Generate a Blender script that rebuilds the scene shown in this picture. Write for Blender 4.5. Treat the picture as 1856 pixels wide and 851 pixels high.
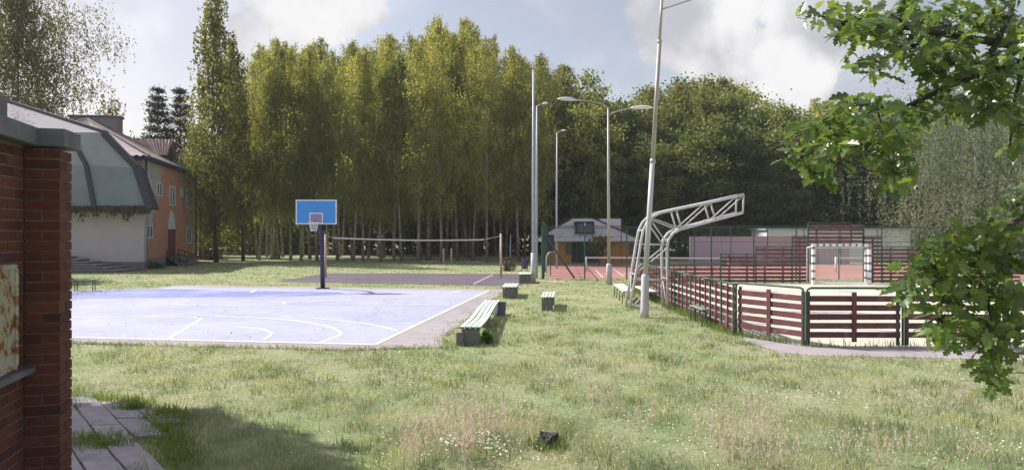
import bpy, math, random
import numpy as np
from mathutils import Vector, Matrix

C = bpy.context.scene.collection
R = math.radians
for o in list(bpy.data.objects):
    bpy.data.objects.remove(o)

# ------------------------------------------------------------------ camera
CAM_H, FPX, CX, CY = 2.45, 1209.0, 928.0, 425.5
cd = bpy.data.cameras.new("camera")
cam = bpy.data.objects.new("camera", cd)
C.objects.link(cam)
cam.location = (0, 0, CAM_H)
cam.rotation_euler = (R(90), 0, 0)
cd.sensor_width = 36.0
cd.lens = 36.0 * FPX / 1856.0
cd.clip_start = 0.1
cd.clip_end = 3000
bpy.context.scene.camera = cam

# ------------------------------------------------------------------ sun, sky, exposure
SUN_EL = R(44)
SUN_AZ = Vector((-0.88, 0.47)).normalized()           # horizontal direction towards the sun
sd = bpy.data.lights.new("sun", 'SUN')
sd.energy = 4.8
sd.angle = R(0.5)
sd.color = (1.0, 0.965, 0.915)
sun = bpy.data.objects.new("sun", sd)
C.objects.link(sun)
ray = Vector((-SUN_AZ.x * math.cos(SUN_EL), -SUN_AZ.y * math.cos(SUN_EL), -math.sin(SUN_EL)))
sun.rotation_euler = ray.to_track_quat('-Z', 'Y').to_euler()
sun.location = (-30, 30, 60)

vs = bpy.context.scene.view_settings
vs.view_transform = 'Standard'
vs.look = 'None'
vs.exposure = 0.42
vs.gamma = 1.0
cy = bpy.context.scene.cycles
cy.max_bounces = 8
cy.transparent_max_bounces = 12

world = bpy.data.worlds.new("World")
bpy.context.scene.world = world
world.use_nodes = True
wt = world.node_tree
wt.nodes.clear()
def WN(t, **kw):
    n = wt.nodes.new(t)
    for k, v in kw.items():
        setattr(n, k, v)
    return n
def wlink(a, b):
    wt.links.new(a, b)
def wmath(op, a, b=None, c=None, clamp=False):
    n = WN('ShaderNodeMath', operation=op, use_clamp=clamp)
    for i, v in enumerate((a, b, c)):
        if v is None:
            continue
        if isinstance(v, (int, float)):
            n.inputs[i].default_value = v
        else:
            wlink(v, n.inputs[i])
    return n.outputs[0]
def wramp(val, lo, hi):
    n = WN('ShaderNodeMapRange', interpolation_type='SMOOTHSTEP')
    wlink(val, n.inputs[0])
    n.inputs[1].default_value = lo
    n.inputs[2].default_value = hi
    return n.outputs[0]
def dirpx(px, py):
    return Vector(((px - CX) / FPX, 1.0, (CY - py) / FPX)).normalized()
sky = WN('ShaderNodeTexSky', sky_type='NISHITA')
sky.sun_disc = False
sky.sun_elevation = SUN_EL
sky.sun_rotation = math.atan2(SUN_AZ.x, SUN_AZ.y)
sky.altitude = 50
sky.air_density = 1.0
sky.dust_density = 1.5
tc = WN('ShaderNodeTexCoord')
D = tc.outputs['Generated']
sep = WN('ShaderNodeSeparateXYZ')
wlink(D, sep.inputs[0])
zz = wmath('ADD', wmath('MAXIMUM', sep.outputs[2], 0.0), 0.22)
comb = WN('ShaderNodeCombineXYZ')
wlink(wmath('DIVIDE', sep.outputs[0], zz), comb.inputs[0])
wlink(wmath('DIVIDE', sep.outputs[1], zz), comb.inputs[1])
def wnoise(vec, scale, detail, rough, w=None, dist=0.0):
    n = WN('ShaderNodeTexNoise', noise_dimensions='3D')
    wlink(vec, n.inputs['Vector'])
    n.inputs['Scale'].default_value = scale
    n.inputs['Detail'].default_value = detail
    n.inputs['Roughness'].default_value = rough
    n.inputs['Distortion'].default_value = dist
    return n.outputs[0]
n_big = wnoise(comb.outputs[0], 1.1, 6, 0.55, dist=0.3)
n_fine = wnoise(D, 9.0, 9, 0.6, dist=0.4)
n_soft = wnoise(D, 3.2, 5, 0.5)
def blob(px, py, r0, r1):
    d = dirpx(px, py)
    dp = WN('ShaderNodeVectorMath', operation='DOT_PRODUCT')
    wlink(D, dp.inputs[0])
    dp.inputs[1].default_value = d
    return wramp(dp.outputs['Value'], math.cos(r1), math.cos(r0))
bl = None
for (px, py, r0, r1, k) in [(560, -60, .07, .15, .5), (470, 40, .02, .07, .36), (640, 0, .02, .07, .36), (1430, 135, .04, .075, .6),
                            (1340, 190, .04, .09, .45), (1270, 10, .06, .14, .42), (1480, 20, .05, .13, .42),
                            (240, 20, .02, .09, .22)]:
    b = wmath('MULTIPLY', blob(px, py, r0, r1), k)
    bl = b if bl is None else wmath('MAXIMUM', bl, b)
dens = wmath('ADD', wmath('ADD', wmath('MULTIPLY', n_fine, 0.85), wmath('MULTIPLY', n_big, 0.35)), bl)
cmask = wramp(dens, 0.80, 0.93)
veil = wmath('MULTIPLY', wramp(n_soft, 0.25, 0.75), 0.35)
cov = wmath('MAXIMUM', cmask, wmath('ADD', veil, 0.16))
shade_n = wnoise(D, 6.0, 6, 0.55, dist=0.2)
cr = WN('ShaderNodeMix', data_type='RGBA')
wlink(wramp(wmath('ADD', shade_n, wmath('MULTIPLY', wmath('SUBTRACT', dens, 0.95), 0.35)), 0.36, 0.62), cr.inputs[0])
cr.inputs[6].default_value = (4.7, 4.72, 5.15, 1)
cr.inputs[7].default_value = (7.9, 7.85, 7.9, 1)
skm = WN('ShaderNodeMix', data_type='RGBA', blend_type='MULTIPLY')
skm.inputs[0].default_value = 1.0
wlink(sky.outputs[0], skm.inputs[6])
skm.inputs[7].default_value = (1.7, 1.4, 1.22, 1)
mx = WN('ShaderNodeMix', data_type='RGBA')
wlink(cov, mx.inputs[0])
wlink(skm.outputs[2], mx.inputs[6])
wlink(cr.outputs[2], mx.inputs[7])
bg = WN('ShaderNodeBackground')
bg.inputs[1].default_value = 0.09
wlink(mx.outputs[2], bg.inputs[0])
wo = WN('ShaderNodeOutputWorld')
wlink(bg.outputs[0], wo.inputs[0])

# ------------------------------------------------------------------ helpers
def G(px, py):
    """ground point seen at photo pixel"""
    d = FPX * CAM_H / (py - CY)
    return Vector(((px - CX) / FPX * d, d, 0))
def P(px, py, d):
    return Vector(((px - CX) / FPX * d, d, CAM_H + (CY - py) / FPX * d))

class MB:
    def __init__(s):
        s.v = []; s.f = []
    def add(s, vs, fs):
        n = len(s.v)
        s.v += [tuple(v) for v in vs]
        s.f += [tuple(n + i for i in f) for f in fs]
        return s
    def box(s, c, size, rz=0.0, rx=0.0):
        hx, hy, hz = size[0] / 2, size[1] / 2, size[2] / 2
        M = Matrix.Translation(Vector(c)) @ Matrix.Rotation(rz, 4, 'Z') @ Matrix.Rotation(rx, 4, 'X')
        vs = [M @ Vector((x * hx, y * hy, z * hz)) for x in (-1, 1) for y in (-1, 1) for z in (-1, 1)]
        return s.add(vs, [(0, 1, 3, 2), (4, 6, 7, 5), (0, 4, 5, 1), (2, 3, 7, 6), (0, 2, 6, 4), (1, 5, 7, 3)])
    def bar(s, p, q, w, h, up=(0, 0, 1)):
        p = Vector(p); q = Vector(q)
        t = (q - p).normalized()
        up = Vector(up)
        if abs(t.dot(up)) > 0.98:
            up = Vector((0, 1, 0))
        sx = t.cross(up).normalized(); u = sx.cross(t).normalized()
        vs = [b + sx * (i * w / 2) + u * (j * h / 2) for b in (p, q) for i, j in ((-1, -1), (1, -1), (1, 1), (-1, 1))]
        return s.add(vs, [(3, 2, 1, 0), (4, 5, 6, 7), (0, 1, 5, 4), (1, 2, 6, 5), (2, 3, 7, 6), (3, 0, 4, 7)])
    def tube(s, pts, rad, n=8, caps=True):
        pts = [Vector(p) for p in pts]
        if not isinstance(rad, (list, tuple)):
            rad = [rad] * len(pts)
        base = len(s.v)
        prev = None
        for i, p in enumerate(pts):
            t = (pts[min(i + 1, len(pts) - 1)] - pts[max(i - 1, 0)]).normalized()
            if prev is None:
                a = Vector((1, 0, 0)) if abs(t.x) < 0.9 else Vector((0, 1, 0))
            else:
                a = prev
            b = t.cross(a).normalized(); a = b.cross(t).normalized()
            prev = a
            for k in range(n):
                an = 2 * math.pi * k / n
                s.v.append(tuple(p + (a * math.cos(an) + b * math.sin(an)) * rad[i]))
        for i in range(len(pts) - 1):
            for k in range(n):
                k2 = (k + 1) % n
                s.f.append((base + i * n + k, base + i * n + k2, base + (i + 1) * n + k2, base + (i + 1) * n + k))
        if caps:
            s.f.append(tuple(base + k for k in reversed(range(n))))
            s.f.append(tuple(base + (len(pts) - 1) * n + k for k in range(n)))
        return s
    def prism(s, poly, z0, z1):
        n = len(poly)
        vs = [(p[0], p[1], z0) for p in poly] + [(p[0], p[1], z1) for p in poly]
        fs = [tuple(reversed(range(n))), tuple(range(n, 2 * n))]
        fs += [(i, (i + 1) % n, n + (i + 1) % n, n + i) for i in range(n)]
        return s.add(vs, fs)
    def slab(s, poly3, off):
        """planar 3-D polygon thickened by the vector off"""
        n = len(poly3); off = Vector(off)
        vs = [Vector(p) for p in poly3] + [Vector(p) + off for p in poly3]
        fs = [tuple(reversed(range(n))), tuple(range(n, 2 * n))]
        fs += [(i, (i + 1) % n, n + (i + 1) % n, n + i) for i in range(n)]
        return s.add(vs, fs)
    def build(s, name, m, parent=None, smooth=False, bevel=0.0):
        off = worldloc(parent) if parent else Vector((0, 0, 0))
        me = bpy.data.meshes.new(name)
        me.from_pydata([(v[0] - off.x, v[1] - off.y, v[2] - off.z) for v in s.v], [], s.f)
        me.materials.append(m)
        if smooth:
            me.polygons.foreach_set('use_smooth', [True] * len(me.polygons))
        me.update()
        o = bpy.data.objects.new(name, me)
        C.objects.link(o)
        if parent:
            o.parent = parent
        if bevel:
            b = o.modifiers.new('bevel', 'BEVEL')
            b.width = bevel; b.segments = 2; b.limit_method = 'ANGLE'
        return o

def worldloc(o):
    v = Vector((0, 0, 0))
    while o:
        v = v + o.location
        o = o.parent
    return v
def thing(name, loc, label, cat, group=None):
    o = bpy.data.objects.new(name, None)
    C.objects.link(o)
    o.location = loc
    o.empty_display_size = 0.2
    return tag(o, label, cat, group)
def tag(o, label, cat, group=None, kind=None):
    o['label'] = label; o['category'] = cat
    if group: o['group'] = group
    if kind: o['kind'] = kind
    return o
def struct(o, label=None):
    o['kind'] = 'structure'
    if label: o['label'] = label
    return o
def copy_tree(o, parent=None):
    c = o.copy(); C.objects.link(c)
    if parent: c.parent = parent
    for ch in [x for x in o.children]:
        copy_tree(ch, c)
    return c
def np_mesh(name, V, F, m, parent=None, smooth=False):
    """V (n,3) array, F (k, 3 or 4) array"""
    off = worldloc(parent) if parent else Vector((0, 0, 0))
    V = np.asarray(V, np.float32) - np.array([off.x, off.y, off.z], np.float32)
    F = np.asarray(F, np.int32)
    me = bpy.data.meshes.new(name)
    me.vertices.add(len(V)); me.vertices.foreach_set('co', V.ravel())
    me.loops.add(F.size); me.loops.foreach_set('vertex_index', F.ravel())
    me.polygons.add(len(F))
    me.polygons.foreach_set('loop_start', np.arange(0, F.size, F.shape[1], dtype=np.int32))
    me.polygons.foreach_set('loop_total', np.full(len(F), F.shape[1], np.int32))
    if smooth:
        me.polygons.foreach_set('use_smooth', np.ones(len(F), bool))
    me.materials.append(m)
    me.update(calc_edges=True)
    o = bpy.data.objects.new(name, me)
    C.objects.link(o)
    if parent: o.parent = parent
    return o

# ------------------------------------------------------------------ materials
def newmat(name):
    m = bpy.data.materials.new(name)
    m.use_nodes = True
    nt = m.node_tree
    b = nt.nodes['Principled BSDF']
    return m, nt, b
def mnode(nt, t, **kw):
    n = nt.nodes.new(t)
    for k, v in kw.items(): setattr(n, k, v)
    return n
def mnoise(nt, scale, detail=6, rough=0.6, stretch=None, coord='Object', dist=0.0):
    t = mnode(nt, 'ShaderNodeTexCoord')
    vec = t.outputs[coord]
    if coord == 'World':
        pass
    if stretch:
        mp = mnode(nt, 'ShaderNodeMapping')
        nt.links.new(vec, mp.inputs[0]); mp.inputs['Scale'].default_value = stretch
        vec = mp.outputs[0]
    n = mnode(nt, 'ShaderNodeTexNoise')
    nt.links.new(vec, n.inputs['Vector'])
    n.inputs['Scale'].default_value = scale
    n.inputs['Detail'].default_value = detail
    n.inputs['Roughness'].default_value = rough
    n.inputs['Distortion'].default_value = dist
    return n.outputs[0]
def mramp(nt, fac, stops):
    r = mnode(nt, 'ShaderNodeValToRGB')
    el = r.color_ramp.elements
    while len(el) < len(stops): el.new(0.5)
    for e, (p, c) in zip(el, stops):
        e.position = p; e.color = (c[0], c[1], c[2], 1)
    nt.links.new(fac, r.inputs[0])
    return r.outputs[0]
def mmix(nt, fac, a, b, mode='MIX'):
    n = mnode(nt, 'ShaderNodeMix', data_type='RGBA', blend_type=mode)
    for i, v in ((0, fac), (6, a), (7, b)):
        if isinstance(v, (int, float)): n.inputs[i].default_value = v
        elif isinstance(v, tuple): n.inputs[i].default_value = (v[0], v[1], v[2], 1)
        else: nt.links.new(v, n.inputs[i])
    return n.outputs[2]
def M(name, col, rough=0.7, var=0.25, scale=6.0, bump=0.0, bscale=None, metal=0.0, stretch=None, dirt=None, dirt_amt=0.45, objvar=0.0, spec=0.5):
    m, nt, b = newmat(name)
    n = mnoise(nt, scale, stretch=stretch)
    lo = tuple(c * (1 - var) for c in col); hi = tuple(min(c * (1 + var), 0.95) for c in col)
    out = mramp(nt, n, [(0.28, lo), (0.72, hi)])
    if dirt:
        n2 = mnoise(nt, scale * 0.37, 8, 0.7, stretch=stretch, dist=0.6)
        mask = mramp(nt, n2, [(1 - dirt_amt - 0.05, (0, 0, 0)), (1 - dirt_amt + 0.12, (1, 1, 1))])
        out = mmix(nt, mask, out, dirt)
    if objvar:
        oi = mnode(nt, 'ShaderNodeObjectInfo')
        hsv = mnode(nt, 'ShaderNodeHueSaturation')
        mr = mnode(nt, 'ShaderNodeMapRange')
        nt.links.new(oi.outputs['Random'], mr.inputs[0])
        mr.inputs[3].default_value = 1 - objvar; mr.inputs[4].default_value = 1 + objvar
        nt.links.new(mr.outputs[0], hsv.inputs['Value'])
        nt.links.new(out, hsv.inputs['Color'])
        out = hsv.outputs[0]
    nt.links.new(out, b.inputs['Base Color'])
    b.inputs['Roughness'].default_value = rough
    b.inputs['Metallic'].default_value = metal
    b.inputs['Specular IOR Level'].default_value = spec
    if bump:
        bn = mnoise(nt, bscale or scale * 4, 6, 0.65)
        bp = mnode(nt, 'ShaderNodeBump')
        bp.inputs['Strength'].default_value = bump
        bp.inputs['Distance'].default_value = 0.02
        nt.links.new(bn, bp.inputs['Height'])
        nt.links.new(bp.outputs[0], b.inputs['Normal'])
    return m
def leafmat(name, cols, trans=0.45, gloss=0.25, rough=0.5, objvar=0.25, hue=0.02, clump=0.0, tint=(1.45, 1.35, 0.65)):
    """colours picked per leaf (mesh island) and shifted per tree (object)"""
    m, nt, b = newmat(name)
    g = mnode(nt, 'ShaderNodeNewGeometry')
    n = len(cols)
    col = mramp(nt, g.outputs['Random Per Island'], [((i + 0.5) / n, c) for i, c in enumerate(cols)])
    oi = mnode(nt, 'ShaderNodeObjectInfo')
    hsv = mnode(nt, 'ShaderNodeHueSaturation')
    mr = mnode(nt, 'ShaderNodeMapRange'); nt.links.new(oi.outputs['Random'], mr.inputs[0])
    mr.inputs[3].default_value = 1 - objvar; mr.inputs[4].default_value = 1 + objvar
    nt.links.new(mr.outputs[0], hsv.inputs['Value'])
    mh = mnode(nt, 'ShaderNodeMapRange'); nt.links.new(oi.outputs['Random'], mh.inputs[0])
    mh.inputs[3].default_value = 0.5 + hue; mh.inputs[4].default_value = 0.5 - hue
    nt.links.new(mh.outputs[0], hsv.inputs['Hue'])
    nt.links.new(col, hsv.inputs['Color'])
    col = hsv.outputs[0]
    if clump:
        cn = mnoise(nt, clump, 3, 0.6)
        col = mmix(nt, 1.0, col, mramp(nt, cn, [(0.32, (0.55, 0.62, 0.6)), (0.5, (1, 1, 1)), (0.7, (1.55, 1.42, 1.2))]), 'MULTIPLY')
    nt.links.new(col, b.inputs['Base Color'])
    b.inputs['Roughness'].default_value = rough
    b.inputs['Specular IOR Level'].default_value = gloss
    tr = mnode(nt, 'ShaderNodeBsdfTranslucent')
    tcol = mmix(nt, 1.0, col, tint, 'MULTIPLY')
    nt.links.new(tcol, tr.inputs[0])
    ms = mnode(nt, 'ShaderNodeMixShader')
    ms.inputs[0].default_value = trans
    nt.links.new(b.outputs[0], ms.inputs[1]); nt.links.new(tr.outputs[0], ms.inputs[2])
    nt.links.new(ms.outputs[0], nt.nodes['Material Output'].inputs[0])
    return m

def bricklike(name, cols, mortar=None):
    m, nt, b = newmat(name)
    oi = mnode(nt, 'ShaderNodeObjectInfo')
    n = len(cols)
    col = mramp(nt, oi.outputs['Random'], [((i + .5) / n, c) for i, c in enumerate(cols)])
    nz = mnoise(nt, 22, 8, 0.7)
    col = mmix(nt, 0.6, col, mramp(nt, nz, [(0.3, (0.55, 0.5, 0.5)), (0.7, (1.35, 1.3, 1.3))]), 'MULTIPLY')
    nt.links.new(col, b.inputs['Base Color'])
    b.inputs['Roughness'].default_value = 0.85
    bp = mnode(nt, 'ShaderNodeBump'); bp.inputs['Strength'].default_value = 0.5; bp.inputs['Distance'].default_value = 0.01
    nt.links.new(mnoise(nt, 60, 6, 0.7), bp.inputs['Height'])
    nt.links.new(bp.outputs[0], b.inputs['Normal'])
    return m

# ground materials ---------------------------------------------------
def mat_lawn():
    m, nt, b = newmat('lawn_soil_and_grass')
    n1 = mnoise(nt, 0.22, 5, 0.6)
    n2 = mnoise(nt, 1.7, 8, 0.7)
    n3 = mnoise(nt, 14, 8, 0.75)
    c1 = mramp(nt, n2, [(0.3, (0.25, 0.285, 0.165)), (0.5, (0.335, 0.355, 0.225)), (0.72, (0.41, 0.405, 0.30))])
    c2 = mramp(nt, n1, [(0.35, (0.78, 0.95, 0.7)), (0.65, (1.2, 1.1, 1.05))])
    c = mmix(nt, 1.0, c1, c2, 'MULTIPLY')
    c3 = mramp(nt, n3, [(0.25, (0.5, 0.55, 0.42)), (0.5, (1, 1, 1)), (0.75, (1.5, 1.42, 1.35))])
    c = mmix(nt, 0.75, c, c3, 'MULTIPLY')
    nt.links.new(c, b.inputs['Base Color'])
    b.inputs['Roughness'].default_value = 0.95
    b.inputs['Specular IOR Level'].default_value = 0.1
    bp = mnode(nt, 'ShaderNodeBump'); bp.inputs['Strength'].default_value = 0.9; bp.inputs['Distance'].default_value = 0.06
    nt.links.new(n3, bp.inputs['Height']); nt.links.new(bp.outputs[0], b.inputs['Normal'])
    return m
def mat_court(name, base, worn, amt=0.5, fine=(0.85, 1.12), crack=False):
    m, nt, b = newmat(name)
    n1 = mnoise(nt, 0.35, 8, 0.68, dist=0.6)
    n2 = mnoise(nt, 3.0, 8, 0.7)
    n3 = mnoise(nt, 70, 4, 0.7)
    mask = mramp(nt, n1, [(0.5 - amt * .25, (0, 0, 0)), (0.5 + amt * .35, (1, 1, 1))])
    c = mmix(nt, mask, base, worn)
    c = mmix(nt, 0.5, c, mramp(nt, n2, [(0.3, (0.78, 0.78, 0.8)), (0.7, (1.16, 1.15, 1.13))]), 'MULTIPLY')
    c = mmix(nt, 1.0, c, mramp(nt, n3, [(0.3, (fine[0],) * 3), (0.7, (fine[1],) * 3)]), 'MULTIPLY')
    # scuffs and stains
    n4 = mnoise(nt, 1.1, 10, 0.75, dist=1.2)
    c = mmix(nt, mramp(nt, n4, [(0.56, (0, 0, 0)), (0.74, (.42, .42, .42))]), c, (0.24, 0.22, 0.23))
    if crack:
        tcn = mnode(nt, 'ShaderNodeTexCoord')
        wob = mnode(nt, 'ShaderNodeTexNoise'); wob.inputs['Scale'].default_value = 0.9; wob.inputs['Detail'].default_value = 5
        nt.links.new(tcn.outputs['Object'], wob.inputs['Vector'])
        va = mnode(nt, 'ShaderNodeVectorMath', operation='MULTIPLY_ADD')
        nt.links.new(wob.outputs['Color'], va.inputs[0]); va.inputs[1].default_value = (1.1, 1.1, 1.1); nt.links.new(tcn.outputs['Object'], va.inputs[2])
        vo = mnode(nt, 'ShaderNodeTexVoronoi', feature='DISTANCE_TO_EDGE'); vo.inputs['Scale'].default_value = 0.24
        nt.links.new(va.outputs[0], vo.inputs['Vector'])
        c = mmix(nt, mramp(nt, vo.outputs['Distance'], [(0.0, (.55, .55, .55)), (0.0055, (0, 0, 0))]), c, (0.14, 0.13, 0.12))
    nt.links.new(c, b.inputs['Base Color'])
    b.inputs['Roughness'].default_value = 0.8
    b.inputs['Specular IOR Level'].default_value = 0.3
    bp = mnode(nt, 'ShaderNodeBump'); bp.inputs['Strength'].default_value = 0.25; bp.inputs['Distance'].default_value = 0.01
    nt.links.new(n3, bp.inputs['Height']); nt.links.new(bp.outputs[0], b.inputs['Normal'])
    return m
m_lawn = mat_lawn()
m_court = mat_court('faded_blue_court_paint', (0.37, 0.39, 0.535), (0.485, 0.487, 0.585), 0.6, crack=True)
m_asphalt = mat_court('pale_grey_asphalt', (0.33, 0.30, 0.315), (0.42, 0.38, 0.40), 0.6, crack=True)
m_volley = mat_court('dark_purple_asphalt', (0.115, 0.088, 0.115), (0.165, 0.14, 0.17), 0.7)
m_sand = mat_court('pale_sand_pitch', (0.56, 0.53, 0.43), (0.68, 0.65, 0.54), 0.6)
m_red = mat_court('red_tennis_court', (0.42, 0.19, 0.165), (0.52, 0.27, 0.24), 0.6)
m_path = mat_court('pale_path_gravel', (0.45, 0.42, 0.37), (0.55, 0.50, 0.45), 0.6)
def mat_line():
    m, nt, b = newmat('worn_cream_line_paint')
    n = mnoise(nt, 6, 8, 0.75)
    c = mramp(nt, n, [(0.3, (0.52, 0.51, 0.46)), (0.45, (0.82, 0.80, 0.52)), (0.8, (0.86, 0.84, 0.60))])
    nt.links.new(c, b.inputs['Base Color']); b.inputs['Roughness'].default_value = 0.7
    return m
m_line = mat_line()
m_faint = M('faint_line_paint', (0.62, 0.61, 0.66), 0.7, 0.15, 5)
m_concrete = M('weathered_concrete', (0.19, 0.175, 0.17), 0.9, 0.25, 7, 0.5, 40, dirt=(0.14, 0.13, 0.11), dirt_amt=0.4)
m_slab = M('paving_concrete', (0.34, 0.32, 0.345), 0.9, 0.22, 5, 0.5, 50, dirt=(0.21, 0.205, 0.17), dirt_amt=0.40, objvar=0.12)
m_brick = bricklike('red_brick', [(0.105, 0.034, 0.025), (0.14, 0.045, 0.032), (0.12, 0.039, 0.028), (0.165, 0.057, 0.04), (0.085, 0.029, 0.025)])
m_mortar = M('mortar', (0.19, 0.145, 0.12), 0.95, 0.25, 18, 0.5)
m_coping = M('grey_coping', (0.15, 0.145, 0.165), 0.7, 0.25, 5, 0.25, dirt=(0.09, 0.10, 0.08), dirt_amt=0.4)
def mat_enamel():
    m, nt, b = newmat('rusty_white_enamel')
    n = mnoise(nt, 7.0, 9, 0.7, dist=0.8)
    c = mramp(nt, n, [(0.38, (0.46, 0.47, 0.43)), (0.5, (0.40, 0.35, 0.25)), (0.56, (0.26, 0.10, 0.035)), (0.66, (0.10, 0.038, 0.018))])
    nt.links.new(c, b.inputs['Base Color']); b.inputs['Roughness'].default_value = 0.55
    return m
m_enamel = mat_enamel()
m_galv = M('weathered_white_steel_paint', (0.56, 0.55, 0.57), 0.5, 0.14, 3, dirt=(0.33, 0.30, 0.27), dirt_amt=0.3)
m_pole = M('bare_grey_steel', (0.40, 0.37, 0.33), 0.5, 0.25, 2.5, metal=0.15, stretch=(1, 1, .25), dirt=(0.20, 0.13, 0.08), dirt_amt=0.4)
m_polepale = M('pale_painted_steel', (0.53, 0.52, 0.56), 0.5, 0.12, 2.5, stretch=(1, 1, .3), dirt=(0.35, 0.31, 0.27), dirt_amt=0.28)
m_bluepole = M('bluish_steel', (0.40, 0.44, 0.55), 0.45, 0.12, 2.5)
m_lamp = M('lamp_housing', (0.70, 0.70, 0.72), 0.4, 0.08, 4)
m_green = M('dark_green_steel_paint', (0.028, 0.085, 0.058), 0.5, 0.3, 7, dirt=(0.07, 0.06, 0.05), dirt_amt=0.3)
m_greenwood = M('green_bench_paint', (0.05, 0.15, 0.085), 0.65, 0.3, 8, stretch=(1, 1, 1))
m_palegreen = M('pale_worn_bench_slat', (0.60, 0.68, 0.60), 0.6, 0.16, 5, dirt=(0.28, 0.38, 0.27), dirt_amt=0.3, objvar=0.08)
m_cream = M('cream_bench_paint', (0.72, 0.72, 0.58), 0.6, 0.12, 4, dirt=(0.45, 0.45, 0.33), dirt_amt=0.25)
m_board = M('oxblood_board_paint', (0.135, 0.046, 0.056), 0.6, 0.3, 5, 0.25, 30, dirt=(0.25, 0.165, 0.165), dirt_amt=0.40, objvar=0.22)
m_boardfar = M('red_brown_board_paint', (0.12, 0.045, 0.054), 0.65, 0.3, 4, 0.2, 25, dirt=(0.22, 0.15, 0.145), dirt_amt=0.42, objvar=0.25)
m_navy = M('navy_steel_paint', (0.022, 0.026, 0.075), 0.45, 0.25, 4)
m_blue = M('bright_blue_backboard', (0.055, 0.30, 0.72), 0.35, 0.1, 5, dirt=(0.10, 0.36, 0.74), dirt_amt=0.3)
m_white = M('white_paint', (0.78, 0.78, 0.80), 0.55, 0.08, 6)
m_net = M('white_cord', (0.72, 0.71, 0.68), 0.8, 0.1, 10)
m_orange = M('orange_rim', (0.40, 0.10, 0.06), 0.5, 0.15, 6)
m_dark = M('black_paint', (0.02, 0.02, 0.025), 0.6, 0.3, 6)
m_stripe = M('faded_dark_stripe', (0.16, 0.15, 0.19), .6, .2, 6)
m_wood = M('tan_post_wood', (0.62, 0.49, 0.42), 0.75, 0.2, 6, stretch=(1, 1, .2))
m_bin = M('dark_blue_grey_plastic', (0.055, 0.06, 0.12), 0.5, 0.25, 6)
m_bucket = M('grey_bucket_metal', (0.10, 0.105, 0.16), 0.6, 0.25, 6)
m_bag = M('white_plastic_bag', (0.62, 0.60, 0.74), 0.45, 0.1, 8)
m_render = M('pale_lilac_render', (0.52, 0.475, 0.53), 0.9, 0.07, 0.8, 0.2, 30, dirt=(0.43, 0.385, 0.43), dirt_amt=0.33)
m_grey_render = M('grey_beige_render', (0.42, 0.375, 0.345), 0.9, 0.12, 0.9, 0.25, 25, dirt=(0.34, 0.30, 0.28), dirt_amt=0.35)
m_plaster = M('orange_plaster', (0.50, 0.24, 0.165), 0.9, 0.16, 1.3, 0.2, 25, dirt=(0.42, 0.21, 0.15), dirt_amt=0.35)
m_plinth = M('plinth_render', (0.20, 0.175, 0.19), 0.9, 0.2, 2, 0.3)
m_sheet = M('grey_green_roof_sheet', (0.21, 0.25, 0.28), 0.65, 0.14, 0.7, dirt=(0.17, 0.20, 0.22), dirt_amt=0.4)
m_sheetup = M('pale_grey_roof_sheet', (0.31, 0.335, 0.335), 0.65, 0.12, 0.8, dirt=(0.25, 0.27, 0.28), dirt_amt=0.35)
m_trim = M('dark_trim', (0.045, 0.05, 0.065), 0.7, 0.25, 3)
m_whitesheet = M('pale_roof_sheet', (0.40, 0.38, 0.40), 0.95, 0.05, 2, spec=.05)
m_roofold = M('old_fibre_cement_roof', (0.25, 0.21, 0.20), 0.9, 0.25, 2, 0.2, dirt=(0.17, 0.15, 0.14), dirt_amt=0.4)
m_rooflit = M('sunlit_fibre_cement_roof', (0.52, 0.45, 0.46), 0.8, 0.12, 2)  # sunlit look of the near hip slope, put into a lighter colour
m_dormer = M('pinkish_corrugated_roof', (0.30, 0.215, 0.205), 0.8, 0.2, 3)
m_chim = M('grey_chimney_brick', (0.30, 0.265, 0.27), 0.9, 0.2, 3, 0.4)
m_glass = M('window_glass', (0.10, 0.115, 0.15), 0.12, 0.2, 1.5)
m_frame = M('white_window_frame', (0.62, 0.62, 0.64), 0.6, 0.1, 5)
m_door = M('dark_red_door', (0.16, 0.04, 0.035), 0.6, 0.2, 4)
m_moss = leafmat('moss_and_creeper', [(0.05, 0.06, 0.03), (0.09, 0.11, 0.05), (0.07, 0.05, 0.05)], 0.2)
m_ochre = M('ochre_orange_render', (0.56, 0.26, 0.075), 0.85, 0.12, 1.0, dirt=(0.47, 0.21, 0.07), dirt_amt=0.35)
m_tinroof = M('pale_tin_roof', (0.62, 0.57, 0.59), 0.6, 0.08, 1.5)
m_maroon = M('maroon_verge', (0.13, 0.03, 0.04), 0.7, 0.2, 4)
m_lilac = M('lilac_wall', (0.58, 0.49, 0.59), 0.85, 0.08, 0.6, dirt=(0.51, 0.43, 0.52), dirt_amt=0.35)
m_stump = M('dark_weathered_stump', (0.065, 0.055, 0.055), 0.9, 0.5, 14, 0.8, 40, dirt=(0.26, 0.23, 0.22), dirt_amt=0.3)
m_red_sign = M('red_paint', (0.45, 0.07, 0.06), 0.6, 0.1, 4)

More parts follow.
